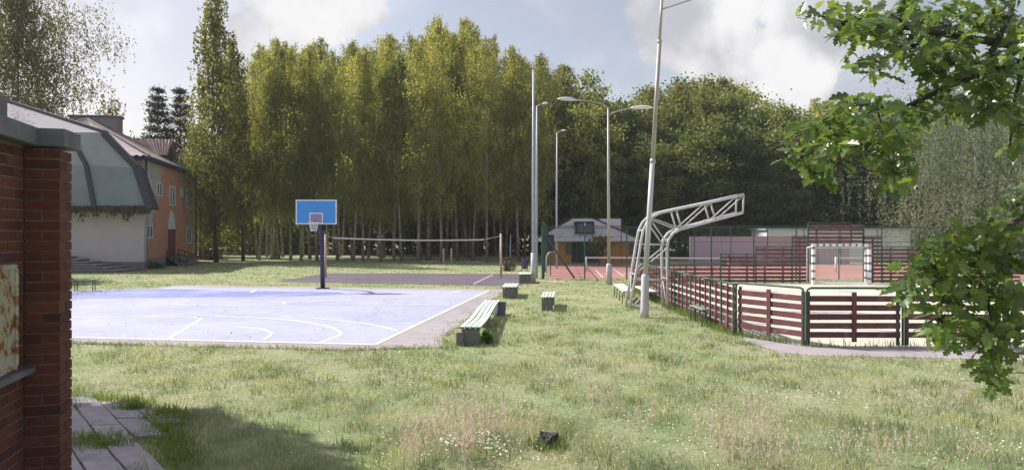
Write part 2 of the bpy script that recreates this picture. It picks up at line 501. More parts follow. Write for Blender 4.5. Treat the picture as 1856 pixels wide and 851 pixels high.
def mat_birchbark():
    m, nt, b = newmat('birch_bark')
    n = mnoise(nt, 5, 6, 0.7, stretch=(0.6, 0.6, 2.2))
    n2 = mnoise(nt, 0.55, 4, 0.6)
    c = mramp(nt, n, [(0.38, (0.03, 0.027, 0.025)), (0.47, (0.30, 0.26, 0.235)), (0.7, (0.52, 0.47, 0.45))])
    c = mmix(nt, mramp(nt, n2, [(0.4, (0, 0, 0)), (0.62, (1, 1, 1))]), c, (0.20, 0.13, 0.09))
    nt.links.new(c, b.inputs['Base Color']); b.inputs['Roughness'].default_value = 0.85
    return m
m_birch = mat_birchbark()
m_bark = M('dark_bark', (0.07, 0.055, 0.048), 0.9, 0.4, 5, 0.5, 20, stretch=(1, 1, .25))
m_pinebark = M('orange_pine_bark', (0.24, 0.115, 0.065), 0.9, 0.35, 4, 0.4, 20, stretch=(1, 1, .3))
m_oakbark = M('oak_twig_bark', (0.055, 0.047, 0.042), 0.9, 0.3, 12, 0.4)

l_birch = leafmat('yellow_green_birch_leaf', [(0.20, 0.23, 0.085), (0.27, 0.295, 0.112), (0.24, 0.27, 0.105), (0.33, 0.335, 0.145)], 0.6, 0.3, objvar=0.24, hue=0.012, clump=0.45)
l_birchdark = leafmat('olive_birch_leaf', [(0.14, 0.16, 0.055), (0.195, 0.21, 0.075), (0.25, 0.245, 0.095)], 0.5, 0.25, objvar=0.1, clump=.5)
l_birchgrey = leafmat('grey_green_birch_leaf', [(0.10, 0.115, 0.06), (0.15, 0.16, 0.085), (0.19, 0.185, 0.11)], 0.45, 0.3, objvar=0.1)
l_willow = leafmat('pale_grey_willow_leaf', [(0.15, 0.20, 0.125), (0.195, 0.24, 0.16), (0.245, 0.285, 0.205)], 0.4, 0.4, objvar=0.05, clump=.6, tint=(1.2, 1.2, .9))
l_broad = leafmat('deep_green_leaf', [(0.10, 0.145, 0.058), (0.145, 0.185, 0.075), (0.20, 0.225, 0.095)], 0.55, 0.35, objvar=0.4, hue=0.02, clump=.5)
l_pine = leafmat('pine_needles', [(0.028, 0.045, 0.026), (0.045, 0.062, 0.034)], 0.15, 0.2)
l_oak = leafmat('oak_leaf', [(0.045, 0.10, 0.036), (0.09, 0.165, 0.048), (0.155, 0.235, 0.052), (0.07, 0.125, 0.045), (0.115, 0.165, 0.08)], 0.5, 0.8, rough=0.28, objvar=0.3, hue=0.015)
l_brown = leafmat('brown_leaf', [(0.09, 0.035, 0.022), (0.15, 0.06, 0.03)], 0.2)
l_grass = leafmat('grass_blade', [(0.25, 0.315, 0.17), (0.335, 0.38, 0.225), (0.39, 0.42, 0.275), (0.29, 0.34, 0.20), (0.57, 0.53, 0.45)], 0.4, 0.45, rough=0.45, objvar=0.0, tint=(1.2, 1.2, .85), clump=1.1)
l_grassgreen = leafmat('green_grass_blade', [(0.11, 0.19, 0.055), (0.15, 0.23, 0.07), (0.19, 0.26, 0.085)], 0.45, 0.3, objvar=0.0)
l_straw = leafmat('dry_straw', [(0.64, 0.56, 0.45), (0.72, 0.64, 0.53), (0.56, 0.45, 0.37), (0.68, 0.57, 0.48)], 0.42, 0.2, objvar=0.0, tint=(1.1, 1.05, 1))
l_flower = leafmat('white_flower', [(0.72, 0.70, 0.66), (0.80, 0.79, 0.76)], 0.3, 0.2, objvar=0.0)
l_weed = leafmat('bright_weed_leaf', [(0.12, 0.22, 0.035), (0.17, 0.28, 0.05)], 0.5, 0.3, objvar=0.1)

# ------------------------------------------------------------------ ground sheets
g = MB()
N = 60
xs = np.concatenate([np.linspace(-300, -60, 6), np.linspace(-50, 50, 44), np.linspace(60, 300, 6)])
ys = np.concatenate([np.linspace(-60, 0, 5), np.linspace(2, 80, 44), np.linspace(95, 400, 7)])
V = np.array([(x, y, 0.0) for y in ys for x in xs])
nx = len(xs)
F = np.array([(j * nx + i, j * nx + i + 1, (j + 1) * nx + i + 1, (j + 1) * nx + i) for j in range(len(ys) - 1) for i in range(nx - 1)])
struct(np_mesh('ground', V, F, m_lawn), 'sunlit rough lawn across the whole sports ground')

rg = random.Random(5)
def sheet(name, poly, z, m, label=None, jag=0.0, step=0.5):
    """flat polygon with a slightly ragged outline, a few millimetres above the sheet below"""
    pts = []
    for i in range(len(poly)):
        a = Vector(poly[i][:2]); b_ = Vector(poly[(i + 1) % len(poly)][:2])
        n = max(1, int((b_ - a).length / step)) if jag else 1
        for k in range(n):
            p = a.lerp(b_, k / n)
            if jag and k:
                p = p + Vector((rg.uniform(-jag, jag), rg.uniform(-jag, jag)))
            pts.append((p.x, p.y))
    mb = MB()
    mb.v = [(p[0], p[1], z) for p in pts]
    mb.f = [tuple(range(len(pts)))]
    a2 = sum(pts[i][0] * pts[(i + 1) % len(pts)][1] - pts[(i + 1) % len(pts)][0] * pts[i][1] for i in range(len(pts)))
    if a2 < 0: mb.f = [tuple(reversed(range(len(pts))))]
    return struct(mb.build(name, m), label)

U = Vector((0.139, 0.990, 0))        # along the basketball court
W = Vector((0.990, -0.139, 0))       # across it, to the right
O0 = Vector((-3.05, 14.85, 0))       # near right corner of the court lines
def K(a, b):                         # a metres left of the sideline, b metres beyond the near line
    return O0 - W * a + U * b
APRON = [K(15.6, -.75), K(0.4, -.75), K(-1.65, -.15), K(-1.25, 1.2), K(-.75, 15), K(-.55, 15.35), K(15.6, 15.7)]
sheet('court_apron', APRON, 0.004, m_asphalt, 'pale grey asphalt apron round the blue basketball court', 0.06)
COURT = [K(15.05, -.08), K(-.05, -.08), K(-.05, 14.7), K(15.05, 14.7)]
sheet('basketball_court', COURT, 0.008, m_court, 'faded blue painted basketball court with cream lines')
sheet('painted_shade_strip', [G(60, 545), G(120, 541), G(235, 541), G(330, 539), G(440, 538), G(560, 536), G(640, 533), G(600, 529), G(430, 527), G(330, 524), G(250, 523), G(60, 527)], 0.0095, M('shade_strip_blue', (0.20, 0.225, 0.47), .7, .25, 1.2, dirt=(.33, .35, .53), dirt_amt=.46), 'strip of shade painted in darker blue along the far left edge of the court', 0.12)  # cast shade across the court, laid down as a darker blue sheet
VOLLEY = [G(497, 510.5), G(590, 495), G(938, 496), G(947, 517), G(905, 518)]
sheet('volleyball_court', VOLLEY, 0.006, m_volley, 'dark purple asphalt volleyball court behind the blue court', 0.12)
sheet('path', [(-24, 78), (-24, 80.5), (-8, 74), (2, 66), (8, 62), (8, 58.5), (1, 61), (-10, 69)], 0.005, m_path, 'pale footpath running between the trees', 0.15)
TENNIS = [(1.95, 37.6), (31, 36.8), (33, 55), (3.2, 55)]
sheet('tennis_court', TENNIS, 0.006, m_red, 'red tennis court behind the tall green fence', 0.05)
PITCH = [(5.5, 16.4), (6.45, 14.75), (8.6, 14.7), (27, 14.3), (27, 34.2), (8.5, 34.2), (6.1, 32.8), (5.5, 30.5)]
sheet('sports_pitch', PITCH, 0.007, m_sand, 'pale sand floor of the boarded ball pitch')
STRIP = [G(1345, 617), G(1420, 640), G(1500, 645), G(1650, 647), G(1856, 652), (15, 13.0), (27, 12.8), (27, 14.28), (8.6, 14.68), (6.45, 14.73), (5.62, 16.1)]
sheet('kerb_pavement', STRIP, 0.0045, m_asphalt, 'grey asphalt strip in front of the boarded pitch', 0.08)

def line(pts, w, z, mb):
    pts = [Vector((p[0], p[1], 0)) for p in pts]
    L = []
    for i, p in enumerate(pts):
        t = (pts[min(i + 1, len(pts) - 1)] - pts[max(i - 1, 0)]).normalized()
        nrm = Vector((-t.y, t.x, 0)) * (w / 2)
        L.append((p + nrm, p - nrm))
    for a, b_ in zip(L, L[1:]):
        mb.add([(q.x, q.y, z) for q in (a[1], b_[1], b_[0], a[0])], [(0, 1, 2, 3)])
def arc(c, r, a0, a1, n=28):
    return [K(c[0] + r * math.cos(R(a0 + (a1 - a0) * i / n)), c[1] + r * math.sin(R(a0 + (a1 - a0) * i / n))) for i in range(n + 1)]
def smooth_px(pts, n=10):
    """Catmull-Rom through ground points given as photo pixels"""
    q = [G(*p) for p in pts]
    q = [q[0] * 2 - q[1]] + q + [q[-1] * 2 - q[-2]]
    out = []
    for i in range(1, len(q) - 2):
        for k in range(n):
            t = k / n
            a, b_, c, d = q[i - 1], q[i], q[i + 1], q[i + 2]
            out.append(0.5 * ((2 * b_) + (c - a) * t + (2 * a - 5 * b_ + 4 * c - d) * t * t + (3 * b_ - a - 3 * c + d) * t ** 3))
    out.append(q[-2])
    return out
mb = MB()
line([K(0, 0), K(0, 14.6)], 0.1, 0.012, mb)
struct(mb.build('court_line', m_line), 'cream right sideline of the blue court')
mb = MB(); line([K(15, 0.04), K(0.06, 0.04)], 0.09, 0.0125, mb)
struct(mb.build('court_line', m_line), 'cream near line of the blue court')
mb = MB(); line([K(14.9, 14.5), K(0.06, 14.5)], 0.07, 0.0125, mb)
struct(mb.build('court_line', m_faint), 'faint far baseline of the blue court')
mb = MB(); line([G(120, 575), G(250, 574), G(345, 574.5), G(366, 578), G(350, 587), G(303, 616)], 0.085, 0.013, mb)
struct(mb.build('court_line', m_line), 'cream corner line on the left part of the blue court')
mb = MB(); line(smooth_px([(390, 573), (480, 577), (540, 582), (590, 591), (614, 600), (617, 606), (600, 614), (578, 622)]), 0.085, 0.0132, mb)
struct(mb.build('court_line', m_line), 'large cream arc in the middle of the blue court')
mb = MB(); line(smooth_px([(430, 593), (465, 595), (487, 601), (492, 606), (478, 616)]), 0.075, 0.0134, mb)
struct(mb.build('court_line', m_line), 'small cream arc in the middle of the blue court')
mb = MB(); line(smooth_px([(312, 549), (340, 547), (430, 545.5), (505, 547), (516, 549.5), (500, 552), (430, 553.5), (340, 553), (312, 550.5)]), 0.09, 0.0136, mb)
struct(mb.build('court_line', m_line), 'flattened cream ring near the far end of the blue court')
mb = MB(); line(smooth_px([(566, 577), (642, 584), (690, 592), (722, 600)]), 0.075, 0.0138, mb)
struct(mb.build('court_line', m_line), 'cream arc meeting the right sideline of the blue court')
mb = MB(); line([G(518, 551.5), G(808, 555)], 0.06, 0.014, mb)
struct(mb.build('court_line', m_faint), 'faint cross line on the far half of the blue court')
mb = MB(); line([G(813, 531.5), G(834, 527.5)], 0.12, 0.0142, mb)
struct(mb.build('court_line', m_line), 'short cream mark in the far right corner of the blue court')
mb = MB(); line([G(455, 530), G(465, 525)], 0.12, 0.0144, mb)
struct(mb.build('court_line', m_line), 'short cream mark by the far baseline left of the hoop')
mb = MB(); line([G(858, 514.5), G(893, 497.5)], 0.07, 0.011, mb)
struct(mb.build('court_line', m_faint), 'pale right sideline of the volleyball court')
for a, b_, lb in [((1080, 489), (1092, 503), 'left'), ((1112, 487.5), (1131, 500.5), 'middle'), ((1215, 486), (1254, 499), 'right')]:
    mb = MB(); line([G(*a), G(*b_)], 0.07, 0.011, mb)
    struct(mb.build('court_line', m_white), 'white line on the %s of the red tennis court' % lb)

# ------------------------------------------------------------------ brick wall with end pillar
WD = Vector((-0.27, 1.0, 0)).normalized()      # wall runs this way, away from the camera
WX = Vector((WD.y, -WD.x, 0))                   # out of its right hand face
wa = math.atan2(-WD.x, WD.y)                    # rotation of the wall frame
pc = Vector((-3.66, 5.0, 0))                    # corner where the wall face meets the front of the pillar
bw = thing('brick_wall', pc, 'red brick wall end with pillar, grey coping and rusty enamel board at the left edge', 'brick wall')
CH = 0.0775                                     # course height
NC = 40
def wl(a, b, z):                                # a along the wall (away), b out of the face
    return pc + WD * a + WX * b + Vector((0, 0, z))
def brick_mesh(l, d):
    m_ = MB().box((0, 0, 0), (d, l, 0.0665))
    o = m_.build('brick', m_brick)
    me = o.data
    bpy.data.objects.remove(o)
    return me
me_str = brick_mesh(0.24, 0.115)
me_hdr = brick_mesh(0.115, 0.24)
me_half = brick_mesh(0.115, 0.115)
rb = random.Random(3)
def put_brick(me, a, b, z):
    o = bpy.data.objects.new('brick', me); C.objects.link(o); o.parent = bw
    p = wl(a, b, z) - pc
    o.location = p + WX * rb.uniform(-.002, .003)
    o.rotation_euler = (rb.uniform(-.012, .012), rb.uniform(-.01, .01), wa + rb.uniform(-.014, .014))
    o.scale = (rb.uniform(.985, 1.012), rb.uniform(.96, 1.005), rb.uniform(.93, 1.03))
MB().box(wl(-1.0, -0.068, 1.62), (0.118, 2.4, 3.06), wa).build('mortar_core', m_mortar, bw)
MB().box(wl(0.125, 0.115, 1.55), (0.222, 0.222, 3.08), wa).build('mortar_core', m_mortar, bw)
for c in range(NC):
    z = 0.039 + c * CH
    if c % 2 == 0:
        put_brick(me_hdr, 0.0625, 0.115, z); put_brick(me_hdr, 0.1875, 0.115, z)
    else:
        put_brick(me_str, 0.125, 0.0525, z); put_brick(me_str, 0.125, 0.1775, z)
    for k in range(5):
        a = -0.125 - 0.25 * k - (0.125 if c % 2 else 0)
        if 0.0 <= -a <= 1.25 and 1.47 < z < 2.24 and -a > 0.16: 
            continue                             # the recess that holds the board
        put_brick(me_str, a, -0.063, z)
    if c % 2: put_brick(me_half, -0.0625, -0.063, z)
# recess: back plate, enamel board, sill
MB().box(wl(-0.735, 0.006, 1.855), (0.02, 1.13, 0.77), wa).build('enamel_board', m_enamel, bw, bevel=0.006)
mb = MB()
mb.bar(wl(-1.28, 0.012, 1.49), wl(-0.17, 0.012, 1.49), 0.03, 0.03); mb.bar(wl(-1.28, 0.012, 2.22), wl(-0.17, 0.012, 2.22), 0.03, 0.03)
mb.bar(wl(-0.17, 0.012, 1.506), wl(-0.17, 0.012, 2.204), 0.03, 0.03)
mb.build('board_rim', m_enamel, bw)
mb = MB().box(wl(-0.62, 0.005, 1.445), (0.16, 1.22, 0.045), wa, 0); mb.build('sill', m_coping, bw, bevel=0.006)
# coping
MB().box(wl(-0.45, -0.04, 3.185), (0.30, 0.86, 0.135), wa).build('coping', m_coping, bw, bevel=0.008)
MB().box(wl(0.125, 0.118, 3.185), (0.335, 0.335, 0.135), wa).build('coping', m_coping, bw, bevel=0.008)
MB().box(wl(-1.05, -0.06, 3.30), (0.30, 1.15, 0.17), wa).build('coping', m_coping, bw, bevel=0.008)

# ------------------------------------------------------------------ paving slabs
sl = thing('paving', (-6, 8.6, 0), 'shaded patch of cracked concrete slabs with grass in the joints beside the brick wall', 'paving')
sdir = Vector((.65, -.76, 0)); sx_d = Vector((.998, .06, 0)); sn = sx_d
rs = random.Random(11)
SLAB_POLY = [Vector(p) for p in ((-8.6, 10.3, 0), (-6.7, 10.1, 0), (-5.5, 9.75, 0), (-4.95, 9.3, 0), (-4.35, 8.5, 0), (-4.1, 7.9, 0), (-4.0, 7.0, 0), (-4.0, 6.1, 0), (-6, 5.9, 0), (-8.8, 8.4, 0))]
def inpoly(p, poly):
    x, y = p[0], p[1]; c = False
    for i in range(len(poly)):
        x1, y1 = poly[i][0], poly[i][1]; x2, y2 = poly[i - 1][0], poly[i - 1][1]
        if (y1 > y) != (y2 > y) and x < (x2 - x1) * (y - y1) / (y2 - y1) + x1: c = not c
    return c
slab_me = []
SWD, SLN = .395, 1.12
for k in range(5):
    m_ = MB()
    def j_(): return rs.uniform(0, .022)
    cs = [-sx_d * (SWD / 2 - .007 - j_() * .7) + sdir * (SLN / 2 - .007 - j_() * .7), sx_d * (SWD / 2 - .007 - j_() * .7) + sdir * (SLN / 2 - .007 - j_() * .7),
          sx_d * (SWD / 2 - .007 - j_() * .7) - sdir * (SLN / 2 - .007 - j_() * .7), -sx_d * (SWD / 2 - .007 - j_() * .7) - sdir * (SLN / 2 - .007 - j_() * .7)]
    m_.prism([(c.x, c.y) for c in cs], -0.06, 0.0)
    o = m_.build('paving_slab', m_slab)
    slab_me.append(o.data); bpy.data.objects.remove(o)
for i in range(-9, 10):
    for j in range(-4, 5):
        p = Vector((-5.5, 8.4, 0)) + sx_d * (i * SWD) + sdir * (j * SLN + (i % 2) * .42)
        if not inpoly(p, SLAB_POLY): continue
        o = bpy.data.objects.new('paving_slab', rs.choice(slab_me)); C.objects.link(o); o.parent = sl
        o.location = p - sl.location + Vector((0, 0, 0.028 + rs.uniform(-.008, .012)))
        o.rotation_euler = (rs.uniform(-.016, .016), rs.uniform(-.016, .016), rs.uniform(-.015, .015))

# ------------------------------------------------------------------ school building, wing, steps
FA = Vector((-26.3, 47.7, 0)); FU = Vector((-.2187, .9758, 0)); FN = Vector((.9758, .2187, 0))
def fs(px):
    tx = (px - CX) / FPX
    return (tx * FA.y - FA.x) / (FU.x - tx * FU.y)
def fz(px, py):
    d = FA.y + fs(px) * FU.y
    return CAM_H + (CY - py) / FPX * d
def fp(s, z, out=0.0):
    return FA + FU * s + FN * out + Vector((0, 0, z))
sb = thing('school_building', FA, 'two storey school with orange stepped motif on its grey facade and hipped corrugated roof', 'building')
SE = 15.0; EA = 8.0; DEP = 11.0
mb = MB()
mb.slab([fp(0, 0.75), fp(SE, 0.75), fp(SE, EA), fp(0, EA)], FN * -DEP)
mb.build('wall', m_grey_render, sb)
mb = MB(); mb.slab([fp(-.02, 0, .05), fp(SE + .04, 0, .05), fp(SE + .04, 0.75, .05), fp(-.02, 0.75, .05)], FN * -(DEP + .1))
mb.build('plinth', m_plinth, sb)
# stepped orange plaster panel
steps = [(0.75, 1.7, 268, 347), (1.7, 2.9, 272, 344), (2.9, 4.1, 279, 339), (4.1, 5.2, 283, 336), (5.2, 6.3, 290, 332), (6.3, 7.2, 295, 328), (7.2, 7.9, 299, 323)]
for (z0, z1, pa, pb) in steps:
    a, b_ = fs(pa), fs(pb)
    MB().slab([fp(a, z0, .003), fp(b_, z0, .003), fp(b_, z1, .003), fp(a, z1, .003)], FN * 0.035).build('plaster_panel', m_plaster, sb)
    for e in (a, b_):
        q = MB()
        for k in range(3):
            zz_ = z0 + (k + .35) * (z1 - z0) / 3
            w_ = .35 if k % 2 else .2
            q = MB().slab([fp(e - w_, zz_, .004), fp(e + w_, zz_, .004), fp(e + w_, zz_ + .22, .004), fp(e - w_, zz_ + .22, .004)], FN * 0.036)
            q.build('plaster_edge', m_plaster, sb)
def fwin(pa, pb, ya, yb, name='window', out=.04):
    a, b_ = fs(pa), fs(pb); pm = (pa + pb) / 2
    z1, z0 = fz(pm, ya), fz(pm, yb)
    fr = MB()
    t = .09
    for (p, q) in (((a, z0), (b_, z0)), ((a, z1), (b_, z1))):
        fr.bar(fp(p[0], p[1], out), fp(q[0], q[1], out), .12, .09)
    for s_ in (a, b_, (a + b_) / 2):
        fr.bar(fp(s_, z0 + .046, out), fp(s_, z1 - .046, out), .10, .085)
    w = fr.build(name, m_frame, sb)
    MB().slab([fp(a, z0, .012), fp(b_, z0, .012), fp(b_, z1, .012), fp(a, z1, .012)], FN * .03).build('pane', m_glass, w)
for a in [(268, 273, 329, 352), (283, 292, 332, 354), (326, 330, 341, 356), (338, 346, 343, 377), (265, 275, 409, 430), (337, 345, 412, 440)]:
    fwin(*a)
fwin(306, 315, 338, 372, 'window', .06)
mb = MB(); a, b_ = fs(303.5), fs(316)
mb.slab([fp(a, .75, .045), fp(b_, .75, .045), fp(b_, 2.9, .045), fp(a, 2.9, .045)], FN * .05)
dr = mb.build('door', m_door, sb)
ap = [fp(a + (b_ - a) * t, 2.92 + 1.5 * math.sin(math.pi * t) ** .7, .045) for t in np.linspace(0, 1, 9)]
MB().slab(ap, FN * .05).build('fanlight', m_frame, sb)
mb = MB()
for k in range(4):
    mb.bar(fp(a - .5 - .1 * k, .68 - .18 * k, .5 + .3 * k), fp(b_ + .5 + .1 * k, .68 - .18 * k, .5 + .3 * k), .9 + 0.0 * k, .178)
mb.build('doorstep', m_concrete, sb)
for s_ in (a - .75, b_ + .75):
    mb = MB()
    for zz_ in (.5, .95):
        mb.bar(fp(s_, zz_ + .3, .1), fp(s_, zz_ - .25, 1.7), .05, .05)
    for o_ in (.15, .6, 1.1, 1.65):
        mb.bar(fp(s_, 0, o_), fp(s_, 1.25 - .33 * o_, o_), .05, .05)
    mb.build('railing', m_dark, sb)
mb = MB(); mb.tube([fp(SE - .15, .1, .1), fp(SE - .15, EA - .1, .1)], .07, 6); mb.tube([fp(.15, .1, .1), fp(.15, EA - .1, .1)], .07, 6)
mb.build('downpipe', m_trim, sb)
# hip roof in corrugated sheets
OV = .45; RZ = 11.3
e0, e1, e2, e3 = fp(-OV, EA, OV), fp(SE + OV, EA, OV), fp(SE + OV, EA, -DEP - OV), fp(-OV, EA, -DEP - OV)
r0, r1 = fp(5.2, RZ, -DEP / 2), fp(SE - 5.2, RZ, -DEP / 2)
def corr(mb, quad, n, amp=.05):
    """corrugated sheet: quad a,b (eave) d,c (top); n waves along the eave"""
    a, b_, c, d = [Vector(q) for q in quad]
    nrm = (b_ - a).cross(d - a).normalized()
    if nrm.z < 0: nrm = -nrm
    vs = []; m2 = n * 4
    for i in range(m2 + 1):
        t = i / m2
        off = nrm * (amp * math.sin(2 * math.pi * n * t) + amp + .02)
        vs += [a.lerp(b_, t) + off, d.lerp(c, t) + off]
    mb.add(vs, [(2 * i, 2 * i + 2, 2 * i + 3, 2 * i + 1) for i in range(m2)])
mb = MB(); corr(mb, (e0, e1, r1, r0), 40, .045); mb.build('roof_slope', m_roofold, sb)
mb = MB(); corr(mb, (e3, e0, r0, r0), 26, .06); mb.build('roof_slope', m_rooflit, sb)
mb = MB(); corr(mb, (e2, e3, r0, r1), 40, .045); mb.build('roof_slope', m_roofold, sb)
mb = MB(); corr(mb, (e1, e2, r1, r1), 26, .045); mb.build('roof_slope', m_roofold, sb)
mb = MB(); mb.slab([e0, e1, e2, e3], (0, 0, -.18)); mb.build('eaves', m_trim, sb)
mb = MB()
up = Vector((0, 0, .1))
for p, q in ((e0, r0), (r0, r1), (r1, e1), (r1, e2), (r0, e3)): mb.tube([p + up, q + up], .1, 6)
mb.build('ridge_cap', m_roofold, sb)
mb = MB(); cc = fp(7.6, 11.4, -DEP / 2 - 2.2)
mb.box((-35.9, 57.6, 11.2), (3.9, 1.0, 2.7), .1)
ch = mb.build('chimney', m_chim, sb)
MB().box((-35.9, 57.6, 12.62), (4.1, 1.2, .14), .1).build('chimney_cap', m_plinth, ch)
# dormer on the facade slope
ds = 9.3
def dp(s, z, out): return fp(s, z, out)
da, dbq = dp(ds - 1.5, 9.0, -.5), dp(ds + 1.5, 9.0, -.5)
pk = dp(ds, 10.5, -.5); pkb = dp(ds, 10.5, -4.4); dab = dp(ds - 1.5, 9.0, -2.3); dbb = dp(ds + 1.5, 9.0, -2.3)
dm = MB().slab([dp(ds - 1.2, 8.5, -.75), dp(ds + 1.2, 8.5, -.75), dp(ds + 1.2, 9.2, -.75), dp(ds, 10.4, -.75), dp(ds - 1.2, 9.2, -.75)], FN * -1.6).build('dormer', m_trim, sb)
mb = MB(); corr(mb, (dab, da, pk, pkb), 14, .04); corr(mb, (dbq, dbb, pkb, pk), 14, .04)
mb.build('dormer_roof', m_dormer, dm)
# wing with the mansard canopy
wg = thing('assembly_wing', (-31, 48, 0), 'pale assembly hall wing under a grey green mansard roof with mossy ragged eaves', 'building')
WY = 47.0
def onplane(px, py, d): return P(px, py, d)
MB().prism([(-45.6, 45.82), (-25.28, 45.82), (-26.12, 47.69), (-45.6, 47.69)], 0.601, 4.9).build('wall', m_render, wg)
MB().prism([(-45.65, 45.77), (-25.24, 45.77), (-26.1, 47.68), (-45.65, 47.68)], -.02, 0.6).build('plinth', m_plinth, wg)
E = [(-60, 378), (60, 378), (172, 377), (273, 379)]
Kn = [(-60, 296), (40, 296), (157, 299), (248, 304)]
T = [(-60, 240), (20, 240), (125, 240), (188, 242)]
EY, KY, TY = 44.9, 45.5, 46.3
for i in range(3):
    q = [onplane(*E[i], EY), onplane(*E[i + 1], EY), onplane(*Kn[i + 1], KY), onplane(*Kn[i], KY)]
    MB().slab(q, (0, .12, .05)).build('roof_panel', m_sheet, wg)
    q = [onplane(*Kn[i], KY), onplane(*Kn[i + 1], KY), onplane(*T[i + 1], TY), onplane(*T[i], TY)]
    MB().slab(q, (0, .12, -.05)).build('roof_panel', m_sheetup, wg)
for i in (1, 2):
    mb = MB()
    mb.bar(onplane(*E[i], EY) + Vector((0, -.06, 0)), onplane(*Kn[i], KY) + Vector((0, -.06, 0)), .28, .14, (0, 1, 0))
    mb.bar(onplane(*Kn[i], KY) + Vector((0, -.06, .01)), onplane(*T[i], TY) + Vector((0, -.06, .02)), .26, .14, (0, 1, 0))
    mb.build('roof_rib', m_trim, wg)
mb = MB()
mb.bar(onplane(*E[3], EY) + Vector((.05, -.05, 0)), onplane(*Kn[3], KY) + Vector((.05, -.05, 0)), .5, .3, (0, 1, 0))
mb.bar(onplane(*Kn[3], KY) + Vector((.05, -.05, .01)), onplane(*T[3], TY) + Vector((.05, -.05, .02)), .42, .3, (0, 1, 0))
mb.build('roof_verge', m_trim, wg)
q = [onplane(*E[3], EY), onplane(*Kn[3], KY), onplane(*T[3], TY)]
end = q + [Vector((q[2].x, 47.1, q[2].z)), Vector((q[1].x - .3, 47.1, q[1].z)), Vector((q[0].x - .3, 46.6, q[0].z))]
MB().slab(end, (-.15, 0, 0)).build('end_wall', m_trim, wg)
z_e = q[0].z
MB().box(((q[0].x - 46) / 2, 45.45, z_e + .02), (20.0, .9, .12)).build('soffit', m_trim, wg)
gt = [P(-40, 167, 53.5), P(190, 240, TY), P(-40, 240, TY)]
MB().slab(gt, (0, .1, -.16)).build('roof', m_whitesheet, wg)
mb = MB(); mb.bar(P(-40, 165.5, 53.5), P(192, 239.4, TY - .05), .3, .2, (0, 0, 1)); mb.build('roof_verge', m_trim, wg)
back = [P(-40, 167, 53.5) + Vector((0, .12, -.02)), P(190, 240, TY) + Vector((0, .12, -.02)), Vector((P(190, 240, TY).x, TY + .4, 8.3)), Vector((P(-40, 0, 53.5).x, 53.9, 8.3))]
MB().slab(back, (0, .1, 0)).build('gable', m_trim, wg)
# ragged moss along the eave
rn = np.random.default_rng(4)
nf = 2600
fx = rn.uniform(q[0].x - 15, q[0].x + .1, nf)
hang = np.abs(rn.normal(0, .25, nf)) * (0.6 + .9 * np.abs(np.sin(fx * 3.1)) * np.abs(np.sin(fx * 1.3 + 1)))
hang = np.minimum(hang, .95)
cz = z_e + .12 - hang; cyv = 44.82 + rn.uniform(-.12, .12, nf)
s1 = rn.uniform(.04, .09, nf); s2 = rn.uniform(.06, .16, nf)
V = np.stack([np.stack([fx - s1, cyv, cz + s2], 1), np.stack([fx + s1, cyv + rn.uniform(-.08, .08, nf), cz + s2], 1), np.stack([fx + rn.uniform(-.04, .04, nf), cyv, cz - s2], 1)], 1).reshape(-1, 3)
o = np_mesh('moss_fringe', V, np.arange(nf * 3).reshape(-1, 3), m_moss, wg); o['kind'] = 'stuff'
# steps beside the wing
st = thing('steps', (-29, 45, 0), 'flight of pale concrete steps at the foot of the pale wing', 'steps')
for k in range(6):
    x1 = G(212, 494).x - .85 * k
    zt = .17 * (k + 1)
    MB().box(((x1 - 40) / 2, 44.55 + .16 * k, zt - .03), (x1 + 40, 2.6 - .32 * k, .055)).build('tread', m_slab, st, bevel=.008)
    MB().box(((x1 - 40) / 2 - .03, 44.6 + .16 * k, zt - .115), (x1 + 39.9, 2.6 - .32 * k, .11)).build('riser', m_plinth, st)

# ------------------------------------------------------------------ basketball hoop
hb = G(585, 523)
hp = thing('basketball_hoop', hb, 'basketball hoop with bright blue backboard on a bent navy post beyond the blue court', 'basketball hoop')
D0 = hb.y
bbc = P(573.5, 384, D0 - 1.0)
tp = P(583, 432, D0)
mb = MB(); mb.tube([hb, tp, P(580, 415, D0 - .25), P(573.5, 398, D0 - .85)], [.105, .095, .09, .08], 10); mb.build('post', m_navy, hp, True)
mb = MB(); mb.box(hb + Vector((0, 0, .025)), (.5, .5, .04)); mb.build('base_plate', m_navy, hp)
bw_, bh_ = 1.80, 1.08
mb = MB().box(bbc, (bw_, .04, bh_)); bb = mb.build('backboard', m_blue, hp)
mb = MB(); f0 = bbc + Vector((0, -.025, 0))
for s_ in (-1, 1):
    mb.box(f0 + Vector((0, 0, s_ * (bh_ / 2 - .025))), (bw_ + .01, .022, .05))
    mb.box(f0 + Vector((s_ * (bw_ / 2 - .025), 0, 0)), (.05, .022, bh_ - .102))
mb.build('border', m_white, bb)
mb = MB(); i0 = bbc + Vector((0, -.0245, -.27))
mb.box(i0, (.5, .008, .4)); mb.build('target_square_fill', M('lilac_target', (.30, .27, .44), .5, .1), bb)
mb = MB(); i1 = i0 + Vector((0, -.006, 0))
mb.box(i1 + Vector((0, 0, .215)), (.59, .014, .045)); mb.box(i1 + Vector((0, 0, -.215)), (.59, .014, .045))
for s_ in (-1, 1): mb.box(i1 + Vector((s_ * .2725, 0, 0)), (.045, .014, .385))
mb.build('target_square', m_white, bb)
rim_c = bbc + Vector((0, -.40, -.42))
mb = MB(); mb.tube([rim_c + Vector((.225 * math.cos(t), .225 * math.sin(t), 0)) for t in np.linspace(0, 2 * math.pi, 25)], .012, 6, False)
mb.bar(rim_c + Vector((0, .22, -.01)), bbc + Vector((0, -.03, -.44)), .14, .05)
mb.build('rim', m_orange, hp)
mb = MB()
